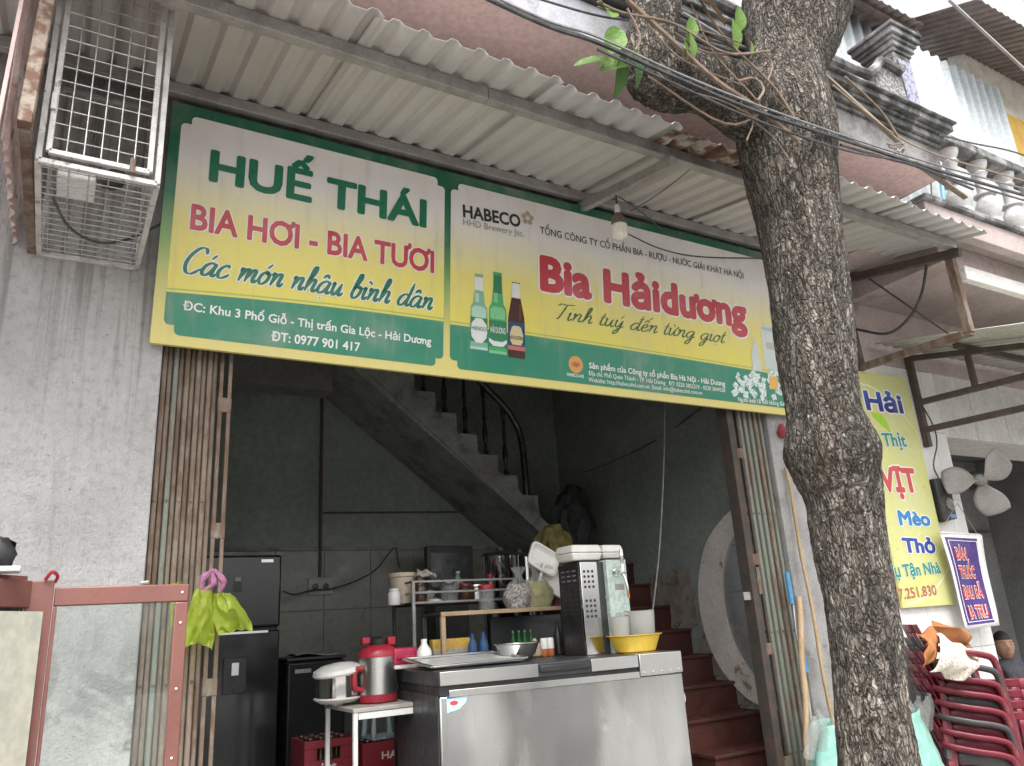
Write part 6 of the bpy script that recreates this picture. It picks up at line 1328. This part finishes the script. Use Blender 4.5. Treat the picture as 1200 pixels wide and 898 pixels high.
def floral():
    m, nt, b, o = base_mat('floral_cloth'); co = ncoord(nt)
    v = nt.nodes.new('ShaderNodeTexVoronoi'); v.inputs['Scale'].default_value = 48; lk(nt, co, v.inputs['Vector'])
    c = nmix(nt, nrange(nt, v.outputs['Distance'], .2, .34, 1, 0), (.6,.55,.47), (.3,.16,.12)); lk(nt, c, b.inputs['Base Color']); b.inputs['Roughness'].default_value = .95; return m
cloth('cream floral cloth draped across the top of the chair stack', floral(), [oc(1097,743,-.56),oc(1148,766,-.44),oc(1128,800,-.5),oc(1088,786,-.58)], 9, .05, 26)
# ================================================================ sack of bottles behind the tree
sk2 = thing('rubbish_sack', 'pale green woven sack stuffed with empty plastic bottles behind the tree', 'sack', (PY(1015,880,-.3).x,-.3,0))
M_SACK = pm('green_woven_sack', (.2,.42,.36), .6, 0, (.28,.5,.43), 12, dirt=(.45,.55,.5), dscale=7, dlo=.55, dhi=.75, bump=.5, bscale=90)
sxc = (PY(943,850,-.32).x+PY(1092,850,-.32).x)/2; sr = (PY(1092,850,-.32).x-PY(943,850,-.32).x)/2; szt = PY(965,850,-.32).z
mb = MB(); n = 48; N = 26; vs_ = []
for i in range(N+1):
    t = i/N; w_ = .8+.22*math.sin(math.pi*min(1,t*1.05))-.02*t
    for k in range(n):
        a = 2*math.pi*k/n; f = 1+.07*noise.noise((math.cos(a)*3,math.sin(a)*3,t*5))+.03*noise.noise((math.cos(a)*9,math.sin(a)*9,t*12))
        vs_.append(V((sxc+sr*w_*f*math.cos(a), -.3+.2*w_*f*math.sin(a), szt*t+.02*noise.noise((a*2,1,3))*(i == N))))
mb.add(vs_, [(i*n+k, i*n+(k+1)%n, (i+1)*n+(k+1)%n, (i+1)*n+k) for i in range(N) for k in range(n)]+[tuple(range(n-1,-1,-1))]); mb.build('sack_cloth', M_SACK, sk2, solid=.003, ang=180)
for i in range(11):
    px = (947,953,960,967,974,982,1064,1070,1077,1084,1090)[i]; c = PY(px,852,-.36+.12*rnd.random()); c.z = szt-.1+.03*rnd.random(); ax = V((rnd.uniform(-.5,.5),rnd.uniform(-.5,.3),1))
    t = thing('plastic_bottle', 'crumpled clear plastic bottle sticking out of the green sack', 'bottle', c, 'empty bottles in the green sack')
    MB().lathe([(.025,-.08),(.032,-.07),(.033,-.03),(.029,0),(.033,.03),(.033,.07),(.028,.1),(.012,.13),(.012,.15)], c, 12, ax).build('bottle_body', M_CLEARP, t)
# ================================================================ poles leaning by the pillar
bb = pm('bamboo', (.42,.3,.18), .6, 0, (.33,.23,.13), 9, st=(1,1,.4), fine=.15)
def pole(label, p0, p1, y0, y1, r, mat, knots, name='bamboo_pole', cat='pole'):
    a, b = PY(*p0,y0), PY(*p1,y1); d = b-a; b2 = a+d*1.0
    if b2.z > .05: b2 = b2+d*((b2.z-.02)/(a.z-b2.z))
    t = thing(name, label, cat, b2); N = 40; pts = [a.lerp(b2,i/N)+V((.006*math.sin(i*.5),0,0)) for i in range(N+1)]
    MB().tube(pts, [r*(1.18 if knots and i % knots == 0 else 1) for i in range(N+1)], 10).build('pole', mat, t); return t
pole('thick bamboo pole leaning on the pillar beside the folding gate', (936,700), (948,898), -.08, -.2, .019, bb, 7)
pole('thin bamboo pole leaning on the pillar close to the trunk', (921,548), (973,832), -.03, -.16, .012, MATS['bamboo'], 5)
bh = pole('grey broom pole with blue grips behind the thick bamboo pole', (923,672), (952,850), -.04, -.1, .010, pm('alloy_pole', (.45,.45,.45), .35, .7), 0, 'broom', 'broom')
M_BLUH = pm('blue_grip', (.06,.25,.5), .45)
for (a, b) in (((922,671),(928,708)),((938,755),(945,788))):
    t0 = (a[1]-672)/178; t1 = (b[1]-672)/178; 
    MB().tube([PY(*a,-.055-.06*t0),PY(*b,-.055-.06*t1)], .016, 10).build('grip', M_BLUH, bh)
rd = PY(917,505,-.02); MB().lathe([(.0,-.05),(.03,-.045),(.045,-.01),(.02,.03),(.012,.05)], rd, 16, (0,0,1)).build('pennant', pm('faded_red_cloth', (.35,.05,.07), .8), org=rd, label='small faded red ornament hanging on the pillar beside the trunk', cat='ornament')
# ================================================================ glass display case, left
M_BRF = pm('red_brown_aluminium', (.2,.08,.065), .4, 0, (.175,.07,.057), 5, fine=.04, dirt=(.38,.22,.2), dscale=10, dlo=.66, dhi=.85)
GY = -1.5
gc = thing('display_case', 'red-brown framed glass display case with its glass door swung open', 'display case', (-.15,GY,0))
P0 = PY(60,680,GY); ZC = P0.z; wpost = .047
MB().box((P0.x-.046,GY,0),(P0.x+.008,GY+.04,ZC)).build('corner_post', M_BRF, gc, bevel=.003)
# side panel receding to the post
dv = V((-math.sin(math.radians(35)),-math.cos(math.radians(35)),0)); L_ = 1.1; e0 = V((P0.x-.047,GY+.01,0)); nrm = V((dv.y,-dv.x,0))
def sp(s, z): return e0+dv*s+V((0,0,z))
MB().bar(sp(0,ZC-.03),sp(L_,ZC-.03),.03,.06).build('top_rail', M_BRF, gc, bevel=.003)
MB().bar(sp(0,.85),sp(L_,.85),.03,.06).build('mid_rail', M_BRF, gc, bevel=.003)
MB().hexa([sp(.0,.88),sp(L_,.88),sp(L_,ZC-.06),sp(.0,ZC-.06)], nrm*.004).build('side_glass', M_GLASS, gc)
MB().hexa([sp(0,.05),sp(L_,.05),sp(L_,.82),sp(0,.82)], nrm*.01).build('lower_panel', M_BRF, gc)
MB().hexa([sp(.01,.89)-nrm*.05,sp(L_,.89)-nrm*.05,sp(L_,ZC-.07)-nrm*.05,sp(.01,ZC-.07)-nrm*.05], -nrm*.004).build('backing_sheet', pm('cream_backing', (.6,.56,.44), .6, 0, (.5,.52,.45), 2), gc)
bk2 = V((-.85,.25,0)); q_ = [e0+V((0,.02,0)), e0+bk2, e0+bk2+dv*L_, e0+dv*L_]
MB().hexa([p+V((0,0,ZC)) for p in q_], (0,0,.012)).build('case_top', M_BRF, gc)
MB().hexa([p+V((0,0,.82)) for p in q_], (0,0,.02)).build('case_floor', M_WHITEP, gc)
MB().hexa([e0+V((0,.02,.86)), e0+bk2+V((0,0,.86)), e0+bk2+V((0,0,ZC-.01)), e0+V((0,.02,ZC-.01))], (0,.006,0)).build('back_panel', pm('cream_inner_panel', (.62,.57,.45), .5), gc)
for p in q_[1:]: MB().bar(p,p+V((0,0,ZC)),.035,.035).build('corner_post', M_BRF, gc)
# open door, parallel with the wall
D0 = PY(54,690,GY-.0); D1 = PY(222,683,GY); xa_, xb_ = P0.x+.0095, D1.x; zt_d = (D0.z+D1.z)/2; sw = .030
dd = thing('glass_door', 'open glass door of the display case in a red-brown frame', 'door', (xa_,GY,.9)) if False else None
M_D = Matrix.Translation((xa_,GY,0)) @ Matrix.Rotation(0,4,'Z'); W_ = xb_-xa_
door_ = MB(M_D).box((0,0,zt_d-.042),(W_,.022,zt_d)).build('door_top_rail', M_BRF, gc, bevel=.003)
MB(M_D).box((0,0,.86),(W_,.022,.9)).build('door_bottom_rail', M_BRF, gc, bevel=.003)
MB(M_D).box((0,.0005,.9005),(.008,.0215,zt_d-.0425)).build('door_stile', M_BRF, gc, bevel=.003)
MB(M_D).box((W_-sw,.0005,.9005),(W_,.0215,zt_d-.0425)).build('door_stile', M_BRF, gc, bevel=.003)
MB(M_D).box((.008,.009,.9005),(W_-sw,.013,zt_d-.0425)).build('door_glass', M_GLASS, gc)
for z in (.95,1.1,1.25,1.4,1.55,zt_d-.02):
    MB(M_D).lathe([(.003,0),(.003,.001),(.0015,.002)], (W_-sw/2,-.0002,z), 8, (0,-1,0)).build('rivet', M_WHITEP, gc)
MB(M_D).tube([(W_*.62,.01,zt_d+.004),(W_*.68,.01,zt_d+.006)], .005, 6).build('catch', M_STEEL, gc)
pw = V((P0.x-.12,GY-.06,ZC+.0135)); MB().box(pw+V((-.1,-.03,0)),pw+V((.06,.03,.012))).build('folded_card', M_WHITEP, org=pw, label='white folded card lying on the display case', cat='card', bevel=.003)
pk = V((P0.x-.012,GY-.004,ZC+.001)); MB().tube(crom([pk+V((0,0,0)),pk+V((.012,-.01,.016)),pk+V((.024,0,.008)),pk+V((.02,.01,-.006))],5), .004, 6).build('red_tie', M_RED, org=pk, label='small red tie looped on the corner of the display case', cat='tie')
bkp = PY(-6,650,-.9); MB().grid(lambda i, j: bkp+V((.05*math.cos(6.283*i)*math.sin(3.14*j)*(1+.5*noise.noise((i*6,j*5,2))),.04*math.sin(6.283*i)*math.sin(3.14*j),.055*math.cos(3.14*j)*(1+.4*noise.noise((i*5,j*6,8))))), 18, 10).build('black_lump', M_BLACK, org=bkp, label='black bundle at the far left edge above the display case', cat='bundle')
# plastic bag hung on the gate
hb = thing('plastic_bag', 'yellow-green plastic bag with pink handles hanging on the folding gate', 'bag', PY(240,690,-.1))
M_YG = filmmat('yellow_green_film', (.55,.66,.1), .42, .08, .3, .3); M_PK = filmmat('pink_film', (.55,.25,.42), .75, .2, .3, 1.0)
def pouch(px0, px1, pyt, pyb, y, name, seed, mat, pinch=.5, skew=0):
    """crumpled film: front and back sheets of a hanging bag, gathered at the top"""
    for side in (-1, 1):
        mb = MB()
        def fn(i, j):
            w_ = 1-pinch*(1-j)**2-.15*j**3; cx_ = (px0+px1)/2+skew*j; px = cx_+(i-.5)*(px1-px0)*w_; p = PY(px, pyt+(pyb-pyt)*(j+.06*math.sin(4*i+seed)*j), y)
            bulge = side*.045*math.sin(math.pi*i)*math.sin(math.pi*min(1,.15+.85*j))
            cr = .024*(abs(noise.noise((i*3+seed,j*2,side*2)))-.25)+.010*(abs(noise.noise((i*7+j*3+seed,j*3,side)))-.25)
            return p+V((cr*.7, bulge+cr*1.6, cr))
        mb.grid(fn, 26, 26); mb.build(name, mat, hb, ang=50)
pouch(220,258,690,757,-.1,'bag_body',3,M_YG,.45,-6)
pouch(238,284,694,740,-.11,'bag_corner',8,M_YG,.6,16)
pouch(200,216,682,770,-.06,'bag_fold',11,M_YG,.2,0)
for (a, b, c) in (((236,694),(238,678),(250,668)),((257,694),(262,682),(251,668)),((240,692),(250,684),(248,670))):
    MB().tube(crom([PY(*a,-.11),PY(*b,-.12),PY(*c,-.1)],5), [.010]*5+[.015]*3+[.009]*3, 8).build('bag_handle', M_PK, hb)
